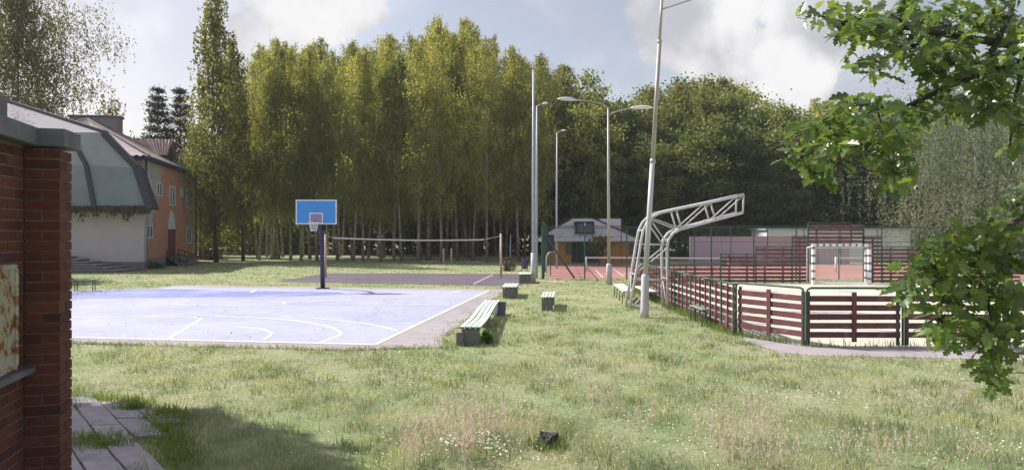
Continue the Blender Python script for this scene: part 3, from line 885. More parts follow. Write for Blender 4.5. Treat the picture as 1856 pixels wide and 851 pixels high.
for k in range(12):
    for sgn in (1, -1):
        pts = []
        for j in range(7):
            t = j / 6; a = 2 * math.pi * (k / 12 + sgn * t * .12)
            r_ = .22 - .10 * t ** .7
            pts.append(rim_c + Vector((r_ * math.cos(a), r_ * math.sin(a), -.43 * t)))
        mb.tube(pts, .009, 4, False)
mb.build('net', m_net, hp)
mb = MB(); mb.bar(P(573.5, 398, D0 - .85), bbc + Vector((0, .03, .3)), .06, .06); mb.bar(P(573.5, 398, D0 - .85), bbc + Vector((-.6, .03, -.3)), .04, .04); mb.bar(P(573.5, 398, D0 - .85), bbc + Vector((.6, .03, -.3)), .04, .04)
mb.build('bracket', m_navy, hp)

# ------------------------------------------------------------------ volleyball net and posts
vp0 = G(590, 503); vp1 = G(908, 503)
vn = thing('volleyball_net', vp1, 'slack white volleyball net tape between two tan posts on the purple court', 'volleyball net')
mb = MB(); mb.tube([vp1, vp1 + Vector((0, 0, 2.52))], [.065, .06], 10); mb.build('post', m_wood, vn, True)
mb = MB(); mb.tube([vp0, vp0 + Vector((0, 0, 2.5))], [.065, .06], 10); mb.build('post', m_wood, vn, True)
def vpt(t, dz=0): 
    return vp0.lerp(vp1, t) + Vector((0, 0, 2.2 + .1 * (1 - t) - .10 * math.sin(math.pi * t) + dz))
mb = MB()
for i in range(20):
    mb.bar(vpt(.045 + .86 * i / 20), vpt(.045 + .86 * (i + 1) / 20), .015, .075)
mb.build('tape', m_net, vn)
mb = MB(); mb.tube([vp0 + Vector((0, 0, 2.4)), vpt(.045)], .008, 4); mb.tube([vp1 + Vector((0, 0, 2.4)), vpt(.905)], .008, 4)
mb.build('tie_cord', m_net, vn)

# ------------------------------------------------------------------ benches
def slat_bench(p_near, p_far, width, h, nsl, label, legs_at, wob=0.0, slat_m=None, group='slatted green benches on the lawn'):
    p_near = Vector(p_near); p_far = Vector(p_far)
    t = (p_far - p_near); L = t.length; t.normalize()
    sx = Vector((t.y, -t.x, 0))
    root = thing('bench', p_near, label, 'bench', group)
    gap = .028; sw = (width - gap * (nsl - 1)) / nsl
    rr = random.Random(len(label))
    n = max(2, int(L / .5))
    for k in range(nsl):
        off = -width / 2 + sw / 2 + k * (sw + gap)
        m_ = MB()
        wk = wob * rr.uniform(.6, 1.2)
        pts = [p_near + t * (L * i / n) + sx * (off + wk * .5 * math.sin(2.2 * math.pi * i / n)) + Vector((0, 0, h - .02 - wk * math.sin(math.pi * i / n) ** 2)) for i in range(n + 1)]
        vs = []
        for p in pts:
            vs += [p + sx * a * sw / 2 + Vector((0, 0, b_ * .019)) for a, b_ in ((-1, -1), (1, -1), (1, 1), (-1, 1))]
        fsx = [(3, 2, 1, 0), tuple(4 * n + i for i in range(4))]
        for i in range(n):
            fsx += [(4 * i + j, 4 * i + (j + 1) % 4, 4 * i + 4 + (j + 1) % 4, 4 * i + 4 + j) for j in range(4)]
        m_.add(vs, fsx)
        o = m_.build('slat', slat_m or m_palegreen, root, bevel=.004)
        for end, sgn in ((pts[0], -1), (pts[-1], 1)):
            MB().bar(end + t * sgn * .0005, end + t * sgn * .008, sw + .004, .042).build('slat_end', m_greenwood, o)
    hgt = h - .045
    for f in legs_at:
        c = p_near + t * (L * f)
        dz = wob * math.sin(math.pi * f) ** 2
        MB().box(c + Vector((0, 0, (hgt - dz) / 2 - .02)), (width * .86, .17, hgt - dz - .01), math.atan2(sx.y, sx.x)).build('leg', m_concrete, root, bevel=.012)
    return root
b1n = Vector((-.93, 14.75, 0)); b1f = Vector((-.62, 20.9, 0))
bench1 = slat_bench(b1n, b1f, .46, .42, 4, 'long sagging slatted bench with concrete legs beside the blue court', (.02, .5, .97), .05)
MB().box(b1n + Vector((-.24, .06, .15)), (.16, .2, .30), .2).build('concrete_block', m_concrete, bench1, bevel=.01)
slat_bench((-.12, 25.7, 0), (.0, 27.7, 0), .58, .45, 4, 'short pale slatted bench standing at the far right corner of the blue court', (.08, .9))
slat_bench((.62, 33.6, 0), (.74, 35.4, 0), .62, .48, 4, 'small farthest bench at the foot of the twin poles beside the volleyball court', (.08, .9))
slat_bench((1.13, 21.5, 0), (1.33, 23.7, 0), .42, .45, 4, 'short slatted bench standing alone in the middle of the lawn', (.06, .92))
def pipe_bench(near, far, width, h, label, top_m, legs=3, group=None, nsl=3, leg_m=None):
    near = Vector(near); far = Vector(far)
    t = (far - near); L = t.length; t.normalize(); sx = Vector((t.y, -t.x, 0))
    root = thing('bench', near, label, 'bench', group)
    sw = (width - .02 * (nsl - 1)) / nsl
    for k in range(nsl):
        off = sx * (-width / 2 + sw / 2 + k * (sw + .02))
        MB().bar(near + off + Vector((0, 0, h)), far + off + Vector((0, 0, h)), sw, .035).build('slat', top_m, root, bevel=.005)
    for i in range(legs):
        c = near + t * (L * (.06 + .88 * i / max(1, legs - 1)))
        w2 = width / 2 - .03
        pts = [c - sx * (w2 + .02), c - sx * w2 + Vector((0, 0, h - .09)), c - sx * (w2 - .06) + Vector((0, 0, h - .035)), c + sx * (w2 - .06) + Vector((0, 0, h - .035)), c + sx * w2 + Vector((0, 0, h - .09)), c + sx * (w2 + .02)]
        MB().tube(pts, .018, 6).build('leg', leg_m or m_green, root)
    return root
pipe_bench((4.12, 23.6, 0), (4.32, 27.0, 0), .42, .46, 'cream topped pipe leg bench left of the white truss frame', m_cream, 4, 'cream pipe leg benches by the pitch')
pipe_bench((5.0, 23.9, 0), (5.02, 26.4, 0), .40, .42, 'cream topped pipe leg bench behind the legs of the white truss frame', m_cream, 3, 'cream pipe leg benches by the pitch')
pipe_bench((5.14, 17.75, 0), (5.10, 18.9, 0), .16, .46, 'small narrow green bench against the left side of the boarded pitch', M('pale_green_plank', (.20, .27, .19), .7, .2), 2, None, 1)
pipe_bench((-19.0, 29.0, 0), (-18.25, 29.2, 0), .34, .47, 'small green pipe leg bench on the grass left of the blue court', m_green, 2, None, 2)

# bucket with bag beside the long bench, far bin, stump
bk = G(905, 572)
bt = thing('waste_bucket', bk, 'small dark grey bucket with a white bag behind the long bench', 'bucket')
mb = MB(); mb.tube([bk + Vector((.06, 0, 0)), bk + Vector((.06, 0, .4))], [.12, .15], 12, False); mb.tube([bk + Vector((.06, 0, .02)), bk + Vector((.06, 0, .03))], .118, 12); mb.build('bucket', m_bucket, bt, True)
mb = MB(); mb.tube([bk + Vector((.06, 0, .375)), bk + Vector((.06, 0, .415))], .158, 12, False); mb.build('rim', m_bucket, bt, True)
mb = MB(); mb.tube([bk + Vector((-.11, -.05, .02)), bk + Vector((-.12, -.06, .12)), bk + Vector((-.10, -.07, .27)), bk + Vector((-.07, -.08, .36)), bk + Vector((-.06, -.08, .41))], [.05, .085, .075, .045, .02], 9); mb.build('bag', m_bag, bt, True)
bn = G(951, 491)
bi = thing('litter_bin', bn, 'dark blue litter bin near the foot of the twin poles', 'bin')
mb = MB(); mb.tube([bn + Vector((0, 0, .15)), bn + Vector((0, 0, .85))], [.17, .2], 10); mb.build('drum', m_bin, bi)
mb = MB(); mb.tube([bn + Vector((-.2, 0, 0)), bn + Vector((-.22, 0, .95))], .02, 6); mb.tube([bn + Vector((.2, 0, 0)), bn + Vector((.22, 0, .95))], .02, 6); mb.bar(bn + Vector((-.22, 0, .94)), bn + Vector((.22, 0, .94)), .03, .03); mb.build('stand', m_bin, bi)
sp = G(993, 807)
mb = MB(); rr = random.Random(2)
NS = 18
ring = [.10 + .022 * math.sin(2 * math.pi * k / NS * 3 + .5) + rr.uniform(-.013, .013) for k in range(NS)]
crown_ = [.135 + .03 * math.sin(2 * math.pi * k / NS + 1) + rr.uniform(-.022, .02) for k in range(NS)]
lv = []
for q_, s_ in ((-.3, 1.25), (.05, 1.12), (.3, 1.02), (.6, 1.0), (.85, .98), (1.0, .92), (.88, .6)):
    for k in range(NS):
        a = 2 * math.pi * k / NS
        r_ = ring[k] * s_ * (1 + rr.uniform(-.035, .035))
        lv.append(sp + Vector((math.cos(a) * r_, math.sin(a) * r_, crown_[k] * q_ + (rr.uniform(-.012, .012) if q_ > .8 else 0))))
fcs = [(i * NS + k, i * NS + (k + 1) % NS, (i + 1) * NS + (k + 1) % NS, (i + 1) * NS + k) for i in range(6) for k in range(NS)]
fcs += [(6 * NS + k, 6 * NS + (k + 1) % NS, 7 * NS) for k in range(NS)]
mb.add(lv + [sp + Vector((.015, 0, .095))], fcs)
tag(mb.build('tree_stump', m_stump), 'small dark weathered stump in the foreground grass', 'stump')

# ------------------------------------------------------------------ lamp posts
tl = G(1167, 575)
lp = thing('tall_lamp_post', tl, 'tall leaning grey lamp post on a thick pale sleeve in front of the truss frame', 'lamp post')
DT = tl.y
mb = MB(); mb.tube([tl, P(1168.5, 560, DT), P(1169.5, 500, DT), P(1170, 497, DT)], [.135, .125, .118, .085], 14); mb.build('sleeve', m_polepale, lp, True)
mb = MB(); mb.tube([P(1170, 498, DT), P(1183, 290, DT)], [.078, .075], 12, ); mb.build('lower_tube', m_polepale, lp, True)
mb = MB(); mb.tube([P(1183, 292, DT), P(1195.5, 75, DT)], [.062, .06], 12); mb.build('middle_tube', m_pole, lp, True)
mb = MB(); mb.tube([P(1195.5, 77, DT), P(1200.5, -18, DT)], [.045, .042], 10); mb.build('upper_tube', m_pole, lp, True)
mb = MB(); mb.tube([P(1183, 296, DT), P(1183.4, 288, DT)], .085, 12); mb.tube([P(1195.3, 79, DT), P(1195.6, 73, DT)], .07, 12); mb.build('collar', m_pole, lp, True)
mb = MB(); mb.tube([P(1199.5, 17, DT), P(1225, 9, DT), P(1260, -3, DT), P(1290, -8, DT)], .022, 8); mb.build('arm', m_pole, lp, True)
def lamp_head(c, d, L, w, h, parent, m=None):
    """cobra head lantern, c the arm end, d the direction it points"""
    d = Vector(d).normalized(); sx = d.cross(Vector((0, 0, 1))).normalized(); u = sx.cross(d)
    m_ = MB(); prof = [(0, .25, .3), (.12, .5, .6), (.35, .9, 1), (.65, 1, .9), (.88, .75, .6), (1, .15, .15)]
    vs = []
    for t, a, b_ in prof:
        for k in range(10):
            an = 2 * math.pi * k / 10
            zz_ = math.sin(an); zz_ = zz_ if zz_ > 0 else zz_ * .45
            vs.append(c + d * (L * t) + sx * (math.cos(an) * w / 2 * a) + u * (zz_ * h * b_))
    fc = [(i * 10 + k, i * 10 + (k + 1) % 10, (i + 1) * 10 + (k + 1) % 10, (i + 1) * 10 + k) for i in range(5) for k in range(10)]
    fc += [tuple(reversed(range(10))), tuple(range(50, 60))]
    m_.add(vs, fc)
    return m_.build('lamp_head', m or m_lamp, parent, True)
lamp_head(P(1286, -8, DT), (1, 0, .02), .9, .3, .12, lp)
dl = G(1104, 515)
l2 = thing('double_lamp_post', dl, 'slim lamp post with two white lantern arms in the middle of the lawn', 'lamp post')
DD = dl.y
mb = MB(); mb.tube([dl, P(1104, 480, DD), P(1104, 477, DD)], [.15, .145, .09], 12); mb.build('sleeve', m_polepale, l2, True)
mb = MB(); mb.tube([P(1104, 478, DD), P(1103, 350, DD), P(1102.5, 194, DD)], [.085, .07, .05], 10); mb.build('pole', m_pole, l2, True)
mb = MB(); mb.tube([P(1102.5, 194, DD), P(1090, 188, DD), P(1070, 183.5, DD), P(1040, 181, DD)], .03, 8); mb.build('arm', m_pole, l2, True)
mb = MB(); mb.tube([P(1102.5, 208, DD), P(1115, 203, DD), P(1130, 198, DD), P(1147, 196, DD)], .03, 8); mb.build('arm', m_pole, l2, True)
lamp_head(P(1044, 181.5, DD), (-1, 0, .06), .95, .3, .13, l2)
lamp_head(P(1143, 196, DD), (1, 0, .02), 1.15, .3, .13, l2)
def slim_pole(px, yb, yt, label, m, r=.07, head=None, sleeve=True, name='lamp_post', cat='lamp post'):
    b0 = G(px, yb)
    o = thing(name, b0, label, cat)
    if sleeve:
        mb = MB(); mb.tube([b0, P(px, 458, b0.y)], [.14, .12], 10); mb.build('sleeve', m_polepale, o, True)
    mb = MB(); mb.tube([b0 + Vector((0, 0, .05)), P(px, (yb + yt) / 2, b0.y), P(px + .6, yt, b0.y)], [r, r * .85, r * .6], 10); mb.build('pole', m, o, True)
    if head:
        dx = head
        p0 = P(px + .6, yt + 1, b0.y)
        mb = MB(); mb.tube([p0, p0 + Vector((dx * .12, 0, .1)), p0 + Vector((dx * .35, 0, .16))], .025, 6); mb.build('arm', m, o, True)
        lamp_head(p0 + Vector((dx * .3, 0, .15)), (dx, 0, .1), .35, .2, .09, o)
    return o
slim_pole(966.5, 511, 128, 'very tall bare mast on a thick pale base, left of the twin poles', m_bluepole, .085, None, True, 'mast', 'mast')
slim_pole(972.5, 505, 192, 'slim bluish lamp post with a tiny hooked lantern, right of the twin poles', m_bluepole, .075, 1, False)
slim_pole(1009, 487, 240, 'slim lamp post with a tiny hooked lantern in front of the orange house', m_bluepole, .075, 1, False)
slim_pole(925, 478, 424, 'low thin pole at the edge of the grove behind the tan net post', m_bluepole, .05, None, False, 'thin_pole', 'pole')
slim_pole(1767, 487, 275, 'slim white pole in front of the pale willow at the right', m_polepale, .07, None, False, 'thin_pole', 'pole')
for px, lb in ((804, 'left'), (818, 'right')):
    b0 = G(px, 475)
    tag(MB().tube([b0, b0 + Vector((0, 0, 1.25))], .09, 8).build('wooden_post', m_wood), '%s of two low wooden posts at the edge of the grove' % lb, 'post', 'low wooden posts')

# ------------------------------------------------------------------ white truss frame
TF = Vector((4.6, 22.3, 0))
tf = thing('truss_frame', TF, 'white steel cantilever truss frame leaning over the boarded pitch', 'truss frame')
def zp(X, Y, d): return P(1100 + X / 2.58, 330 + Y / 2.58, d)
def fr_pts(lst, d): return [zp(x, y, d) for x, y in lst]
outer = [(108, 590), (135, 430), (160, 275), (170, 225), (188, 188), (215, 160), (250, 143), (330, 125), (485, 93), (640, 57)]
inner = [(285, 600), (283, 450), (280, 310), (288, 268), (310, 238), (345, 219), (400, 205), (510, 175), (635, 142)]
SH = .55
for d0, dx in ((22.2, 0), (22.2 + SH, 0)):
    off = Vector((-.05 if d0 > 22.3 else 0, 0, 0))
    dd = 22.2
    o3 = [p + Vector((0, d0 - dd, 0)) + off for p in fr_pts(outer, dd)]
    i3 = [p + Vector((0, d0 - dd, 0)) + off for p in fr_pts(inner, dd)]
    o3[0].z = .02; i3[0].z = .02
    MB().tube(o3, .045, 8).build('outer_chord', m_galv, tf, True)
    MB().tube(i3, .045, 8).build('inner_chord', m_galv, tf, True)
    for a, b_ in (((325, 128), (348, 217)), ((485, 95), (507, 176)), ((640, 57), (635, 142))):
        MB().tube([zp(*a, dd) + Vector((0, d0 - dd, 0)) + off, zp(*b_, dd) + Vector((0, d0 - dd, 0)) + off], .032, 6).build('web_post', m_galv, tf, True)
    for a, b_ in (((350, 215), (482, 98)), ((512, 174), (637, 62)), ((212, 168), (343, 216)), ((205, 372), (280, 310)), ((215, 190), (280, 285)), ((120, 580), (160, 540)), ((133, 430), (185, 385))):
        MB().tube([zp(*a, dd) + Vector((0, d0 - dd, 0)) + off, zp(*b_, dd) + Vector((0, d0 - dd, 0)) + off], .022, 6).build('diagonal', m_galv, tf, True)
    for a, b_ in (((158, 291), (280, 291)), ((133, 455), (283, 459)), ((109, 585), (285, 594))):
        MB().tube([zp(*a, dd) + Vector((0, d0 - dd, 0)) + off, zp(*b_, dd) + Vector((0, d0 - dd, 0)) + off], .025, 6).build('cross_bar', m_galv, tf, True)
for lst in (outer, inner):
    for i in (1, 3, 5, 7, 8) + ((9,) if len(lst) > 9 else ()):
        p = zp(*lst[i], 22.2)
        MB().tube([p, p + Vector((-.05, SH, 0))], .022, 6).build('lacing', m_galv, tf, True)
for a, b_ in (((330, 125), (485, 93)), ((485, 93), (640, 57)), ((345, 219), (510, 175)), ((510, 175), (635, 142)), ((108, 590), (135, 430)), ((285, 600), (283, 450))):
    MB().tube([zp(*a, 22.2), zp(*b_, 22.2) + Vector((-.05, SH, 0))], .018, 6).build('lacing', m_galv, tf, True)

# ------------------------------------------------------------------ boarded pitch
BP = .198
def board_panel(root, a, b_, rows, z0, bd, m, th=.028, period=BP, bh=.128, side=0.0):
    a = Vector(a); b_ = Vector(b_)
    t = (b_ - a).normalized(); n = Vector((t.y, -t.x, 0))
    for k in range(rows):
        z = z0 + k * period + bh / 2
        o = MB().bar(a + n * side + Vector((0, 0, z + rb.uniform(-.006, .006))), b_ + n * side + Vector((0, 0, z + rb.uniform(-.006, .006))), th, bh).build(bd, m, root)
nf_ = thing('pitch_board_fence', (6.45, 14.65, 0), 'near fence of oxblood boards in green pipe frames around the sand pitch', 'fence')
NP = [(5.45, 16.3), (6.45, 14.68), (8.60, 14.63), (10.75, 14.55), (12.9, 14.47), (15.05, 14.4), (17.2, 14.33)]
def pipe_frame(root, a, b_, h, m, r=.026, z0=.03):
    a = Vector((a[0], a[1], 0)); b_ = Vector((b_[0], b_[1], 0)); t = (b_ - a).normalized()
    c = .1
    a = a + t * .03; b_ = b_ - t * .03
    pts = [a + Vector((0, 0, z0)), a + Vector((0, 0, h - c)), a + t * c * .3 + Vector((0, 0, h - c * .3)), a + t * c + Vector((0, 0, h)),
           b_ - t * c + Vector((0, 0, h)), b_ - t * c * .3 + Vector((0, 0, h - c * .3)), b_ + Vector((0, 0, h - c)), b_ + Vector((0, 0, z0))]
    MB().tube(pts, r, 8).build('pipe_frame', m, root, True)
for i, (a, b_) in enumerate(zip(NP, NP[1:])):
    pipe_frame(nf_, a, b_, 1.285, m_green)
    A = Vector((a[0], a[1], 0)); B = Vector((b_[0], b_[1], 0)); t = (B - A).normalized()
    n = Vector((t.y, -t.x, 0))
    board_panel(nf_, A + t * .06, B - t * .06, 5, .19, 'board', m_board, side=-.045)
    mid = A.lerp(B, .5) + n * -.014
    MB().bar(mid + Vector((0, 0, .10)), mid + Vector((0, 0, 1.19)), .10, .03, n).build('batten', m_board, nf_)
    for q in (A + t * .10, B - t * .10):
        MB().bar(q + n * -.0735 + Vector((0, 0, .02)), q + n * -.0735 + Vector((0, 0, 1.2)), .07, .025, n).build('batten', m_green if i else m_board, nf_)
sf = thing('pitch_side_fence', (5.45, 16.3, 0), 'left side fence of oxblood boards with dark green posts running away along the pitch', 'fence')
SP = [(5.45, 16.3), (5.44, 18.2), (5.42, 20.1), (5.40, 22.0), (5.40, 23.9), (5.41, 25.8), (5.43, 27.7), (5.46, 29.6), (5.62, 31.4), (6.35, 33.0), (7.6, 33.85), (8.9, 34.05)]
for i, (a, b_) in enumerate(zip(SP, SP[1:])):
    A = Vector((a[0], a[1], 0)); B = Vector((b_[0], b_[1], 0)); t = (B - A).normalized(); n = Vector((-t.y, t.x, 0))
    hh = 1.22 if i < 8 else (1.0 if i < 10 else .87)
    board_panel(sf, A + t * .03, B - t * .03, 6 if i < 8 else 4, .04, 'board', m_board, side=.035)
    MB().tube([A + Vector((0, 0, hh + .02)), B + Vector((0, 0, hh + .02))], .028, 8).build('rail', m_green, sf, True)
    for f, mm, w in ((0.0, m_green, .055), (.5, m_green, .05), (.25, m_board, .05), (.75, m_board, .05)):
        q = A.lerp(B, f) + n * (.034 if f in (0, .5) else .024)
        MB().bar(q + Vector((0, 0, .0)), q + Vector((0, 0, hh)), w, .035, n).build('post', mm, sf)
ff = thing('pitch_end_fence', (16.5, 34.1, 0), 'far end fence of red brown boards stepping up to the white goal', 'fence')
YF = 34.1
secs = [(8.9, 10.65, .87), (10.65, 12.45, 1.45), (12.45, 14.3, 1.83), (14.3, 15.1, 2.36), (17.95, 18.9, 2.36), (18.9, 20.7, 1.83), (20.7, 22.5, 1.45), (22.5, 26.0, .87)]
for x0, x1, h in secs:
    rows = int((h - .04) / BP) + (1 if ((h - .04) % BP) > .11 else 0)
    board_panel(ff, (x0 + .03, YF, 0), (x1 - .03, YF, 0), rows, .04, 'board', m_boardfar, th=.03, bh=.122)
    nb = 2 if x1 - x0 > 1.2 else 1
    for k in range(nb):
        x = x0 + (x1 - x0) * (k + .5) / nb
        MB().bar((x, YF - .034, 0), (x, YF - .034, h - .02), .09, .03, (0, 1, 0)).build('batten', m_boardfar, ff)
    MB().bar((x0, YF - .04, 0), (x0, YF - .04, h + .03), .06, .05, (0, 1, 0)).build('post', m_green, ff)
    MB().tube([(x0, YF, h + .02), (x1, YF, h + .02)], .026, 6).build('rail', m_green, ff)
for k in range(5):
    z = 2.12 + k * BP
    for x0, x1 in ((15.1, 17.3), (17.34, 17.95)):
        MB().bar((x0 + .02, YF, z), (x1 - .02, YF, z), .03, .12 if k > 2 else .108).build('board', m_boardfar, ff)
for x, z0, z1 in ((15.12, 0, 3.06), (15.55, 2.0, 3.0), (17.32, 2.0, 3.04), (17.95, 0, 2.98)):
    MB().bar((x, YF - .04, z0), (x, YF - .04, z1), .07, .05, (0, 1, 0)).build('post', m_green if z0 == 0 else m_boardfar, ff)
MB().tube([(15.12, YF, 3.06), (17.32, YF, 3.06)], .03, 6).build('rail', m_green, ff)
MB().tube([(17.32, YF, 2.98), (17.95, YF, 2.98)], .026, 6).build('rail', m_green, ff)
# goal
GY = 32.9
gl = thing('goal', (16.2, GY, 0), 'white handball goal with dark stripes in front of the stepped boards', 'goal')
gx0, gx1, gh = 14.86, 17.62, 1.95
def striped(p, q, w, n, par, nm):
    p = Vector(p); q = Vector(q)
    o = MB().bar(p, q, w, w).build(nm, m_white, par)
    s_ = MB()
    for k in range(n):
        a = p.lerp(q, (k + .62) / n); b_ = p.lerp(q, (k + .92) / n)
        s_.bar(a, b_, w + .006, w + .006)
    s_.build('stripe', m_stripe, o)
striped((gx0, GY, 0), (gx0, GY, gh - .05), .14, 5, gl, 'goal_post')
striped((gx1, GY, 0), (gx1, GY, gh - .05), .14, 5, gl, 'goal_post')
striped((gx0 - .06, GY, gh), (gx1 + .06, GY, gh), .11, 9, gl, 'crossbar')
striped((gx1 + .33, GY + .95, 0), (gx1 + .33, GY + .95, 1.85), .09, 5, gl, 'back_post')
MB().tube([(gx0 + .1, GY + .95, .03), (gx0 + .1, GY + .95, 1.8)], .03, 6).build('back_post', m_white, gl)
mb = MB()
for x, xb in ((gx0, gx0 + .1), (gx1, gx1 + .33)):
    mb.tube([(x, GY, gh - .05), (xb, GY + .95, 1.82)], .022, 6); mb.tube([(x, GY, .04), (xb, GY + .95, .04)], .022, 6)
mb.tube([(gx0 + .1, GY + .95, 1.8), (gx1 + .33, GY + .95, 1.82)], .022, 6); mb.tube([(gx0 + .1, GY + .95, .04), (gx1 + .33, GY + .95, .04)], .022, 6)
mb.build('frame', m_white, gl)
mb = MB()
for i in range(26):
    x = gx0 + .1 + (gx1 + .23 - gx0) * i / 25
    mb.tube([(x, GY + .95, .05), (x, GY + .95, 1.8)], .005, 3, False)
for i in range(16):
    z = .06 + 1.75 * i / 15
    mb.tube([(gx0 + .1, GY + .95, z), (gx1 + .33, GY + .95, z)], .005, 3, False)
o = mb.build('net', m_net, gl); o['kind'] = 'stuff'

# ------------------------------------------------------------------ tennis court fence, net, wall
def wire_fence(name, pts, h, label, step, group, m=m_green, top=True, mesh=.12, wire=.0035):
    root = thing(name, Vector((pts[0][0], pts[0][1], 0)), label, 'fence', group)
    mw = MB()
    for a, b_ in zip(pts, pts[1:]):
        A = Vector((a[0], a[1], 0)); B = Vector((b_[0], b_[1], 0)); L = (B - A).length; t = (B - A) / L
        n = max(1, round(L / step))
        for k in range(n + 1):
            q = A.lerp(B, k / n)
            MB().tube([q, q + Vector((0, 0, h + .03))], .038, 6).build('post', m, root)
        MB().tube([A + Vector((0, 0, h)), B + Vector((0, 0, h))], .028, 6).build('rail', m, root)
        MB().tube([A + Vector((0, 0, h * .72)), B + Vector((0, 0, h * .72))], .012, 5).build('rail', m, root)
        # chain link: crossing diagonal wires
        s_ = -h
        while s_ < L:
            for sg in (1, -1):
                s0, s1 = s_, s_ + h
                z0, z1 = (0.05, h) if sg == 1 else (h, 0.05)
                c0, c1 = max(0, s0), min(L, s1)
                if c1 - c0 > .05:
                    za = z0 + (z1 - z0) * (c0 - s0) / h; zb = z0 + (z1 - z0) * (c1 - s0) / h
                    mw.tube([A + t * c0 + Vector((0, 0, za)), A + t * c1 + Vector((0, 0, zb))], wire, 3, False)
            s_ += mesh
    o = mw.build('wire_mesh', m, root); o['kind'] = 'stuff'
    return root
nearF = wire_fence('tennis_fence', [(1.72, 37.2), (32, 36.4)], 2.86, 'near tall green wire fence of the red tennis court', 2.42, 'green wire fences of the tennis court')
farF = wire_fence('tennis_fence', [(1.72, 37.25), (3.0, 55.6), (33.5, 55.6)], 3.2, 'far tall green wire fence of the red tennis court', 3.0, 'green wire fences of the tennis court', mesh=.2, wire=.004)
cp = Vector((1.72, 37.16, 0))
MB().tube([cp + Vector((0, -.12, 0)), cp + Vector((0, -.12, 2.95))], .085, 8).build('corner_post', m_green, nearF)
MB().tube([cp + Vector((.05, -.02, 2.55)), cp + Vector((1.75, -.1, .05))], .05, 6).build('brace', m_green, nearF)
q0 = G(1000, 492)
tag(MB().tube([q0 + Vector((-.35, 0, 0)), q0 + Vector((-.35, 0, .95)), q0 + Vector((-.25, 0, 1.2)), q0 + Vector((-.02, 0, 1.35)), q0 + Vector((.25, 0, 1.38))], .05, 8).build('pipe_arch', m_polepale, None, True), 'pale bent pipe standing beside the tennis fence corner', 'bent pipe')
sg = P(998, 440, 40)
ts = thing('notice_board', Vector((sg.x, 40, 0)), 'narrow dark blue board on a post behind the tennis fence corner', 'sign')
MB().box(sg, (.42, .04, 1.0)).build('board', m_navy, ts); MB().tube([(sg.x, 40.05, 0), (sg.x, 40.05, 2.4)], .03, 6).build('post', m_green, ts)
tn = thing('tennis_net', G(1062, 492), 'low white topped net across the red tennis court', 'tennis net')
t0 = G(1062, 492); t1 = Vector((14.4, 44.3, 0))
MB().tube([t0, t0 + Vector((0, 0, 1.0))], .075, 8).build('post', m_white, tn, True)
MB().tube([t1, t1 + Vector((0, 0, 1.0))], .075, 8).build('post', m_white, tn, True)
MB().bar(t0 + Vector((0, 0, .94)), t1 + Vector((0, 0, .90)), .03, .09).build('tape', m_white, tn)
mb = MB()
for i in range(140):
    q = t0.lerp(t1, i / 139); mb.tube([q + Vector((0, 0, .06)), q + Vector((0, 0, .9))], .004, 3, False)
for k in range(9):
    mb.tube([t0 + Vector((0, 0, .06 + .1 * k)), t1 + Vector((0, 0, .06 + .1 * k))], .004, 3, False)
o = mb.build('mesh', m_dark, tn); o['kind'] = 'stuff'
t0 = P(1515, 470, 44); t0.z = 0; t1 = t0 + Vector((10, -.3, 0))
tn = thing('tennis_net', t0, 'white tennis net seen through the goal mouth', 'tennis net')
MB().tube([t0, t0 + Vector((0, 0, 1.0))], .075, 8).build('post', m_white, tn, True)
MB().tube([t1, t1 + Vector((0, 0, 1.0))], .075, 8).build('post', m_white, tn, True)
MB().bar(t0 + Vector((0, 0, .94)), t1 + Vector((0, 0, .90)), .03, .09).build('tape', m_white, tn)
mb = MB()
for i in range(100):
    q = t0.lerp(t1, i / 99); mb.tube([q + Vector((0, 0, .06)), q + Vector((0, 0, .9))], .004, 3, False)
o = mb.build('mesh', m_dark, tn); o['kind'] = 'stuff'
# lilac practice wall and the long low building behind
wl0 = P(1250, 428, 56.4)
pw = thing('practice_wall', (wl0.x, 56.4, 0), 'long lilac practice wall behind the red tennis court', 'wall')
px_ = [1250, 1308, 1366, 1424, 1482, 1540]
for a, b_ in zip(px_, px_[1:]):
    xa, xb = P(a, 0, 56.4).x, P(b_, 0, 56.4).x
    MB().box(((xa + xb) / 2, 56.5 , 1.17), (xb - xa - .03, .2, 2.33)).build('panel', m_lilac, pw)
lb = thing('low_building', (28, 62, 0), 'long low white building behind the practice wall', 'building')
xa, xb = P(1390, 0, 62).x, P(1650, 0, 62).x
MB().box(((xa + xb) / 2, 64, 1.45), (xb - xa, 4, 2.9)).build('wall', M('off_white_render', (.80, .78, .80), .8, .06, .8), lb)
MB().box(((xa + xb) / 2, 63.9, 2.98), (xb - xa + .4, 4.4, .16)).build('roof', m_bluepole, lb)

# ------------------------------------------------------------------ orange house
HY = 58.0
hs = thing('orange_house', (P(1068, 0, HY).x, HY, 0), 'small orange house with a pale hipped tin roof and dark attic window', 'house')
hx = lambda px, d=HY: P(px, 0, d).x
ez = P(0, 434, HY).z
x0, x1 = hx(988), hx(1150)
MB().box(((x0 + hx(1036)) / 2, HY + 3.2, ez / 2), (hx(1036) - x0, 6.4, ez)).build('wall', m_ochre, hs)
MB().box(((x1 + hx(1088)) / 2, HY + 3.2, ez / 2), (x1 - hx(1088), 6.4, ez)).build('wall', m_ochre, hs)
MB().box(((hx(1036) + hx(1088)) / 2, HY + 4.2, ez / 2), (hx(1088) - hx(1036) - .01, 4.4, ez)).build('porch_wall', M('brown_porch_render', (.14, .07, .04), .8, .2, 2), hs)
MB().box((hx(1068), HY + 1.96, 1.0), (1.0, .08, 1.9)).build('door', m_bin, hs)
for px in (1036.5, 1046, 1081):
    MB().box((hx(px), HY + .1, ez / 2), (.14, .14, ez - .01)).build('porch_post', m_trim, hs)
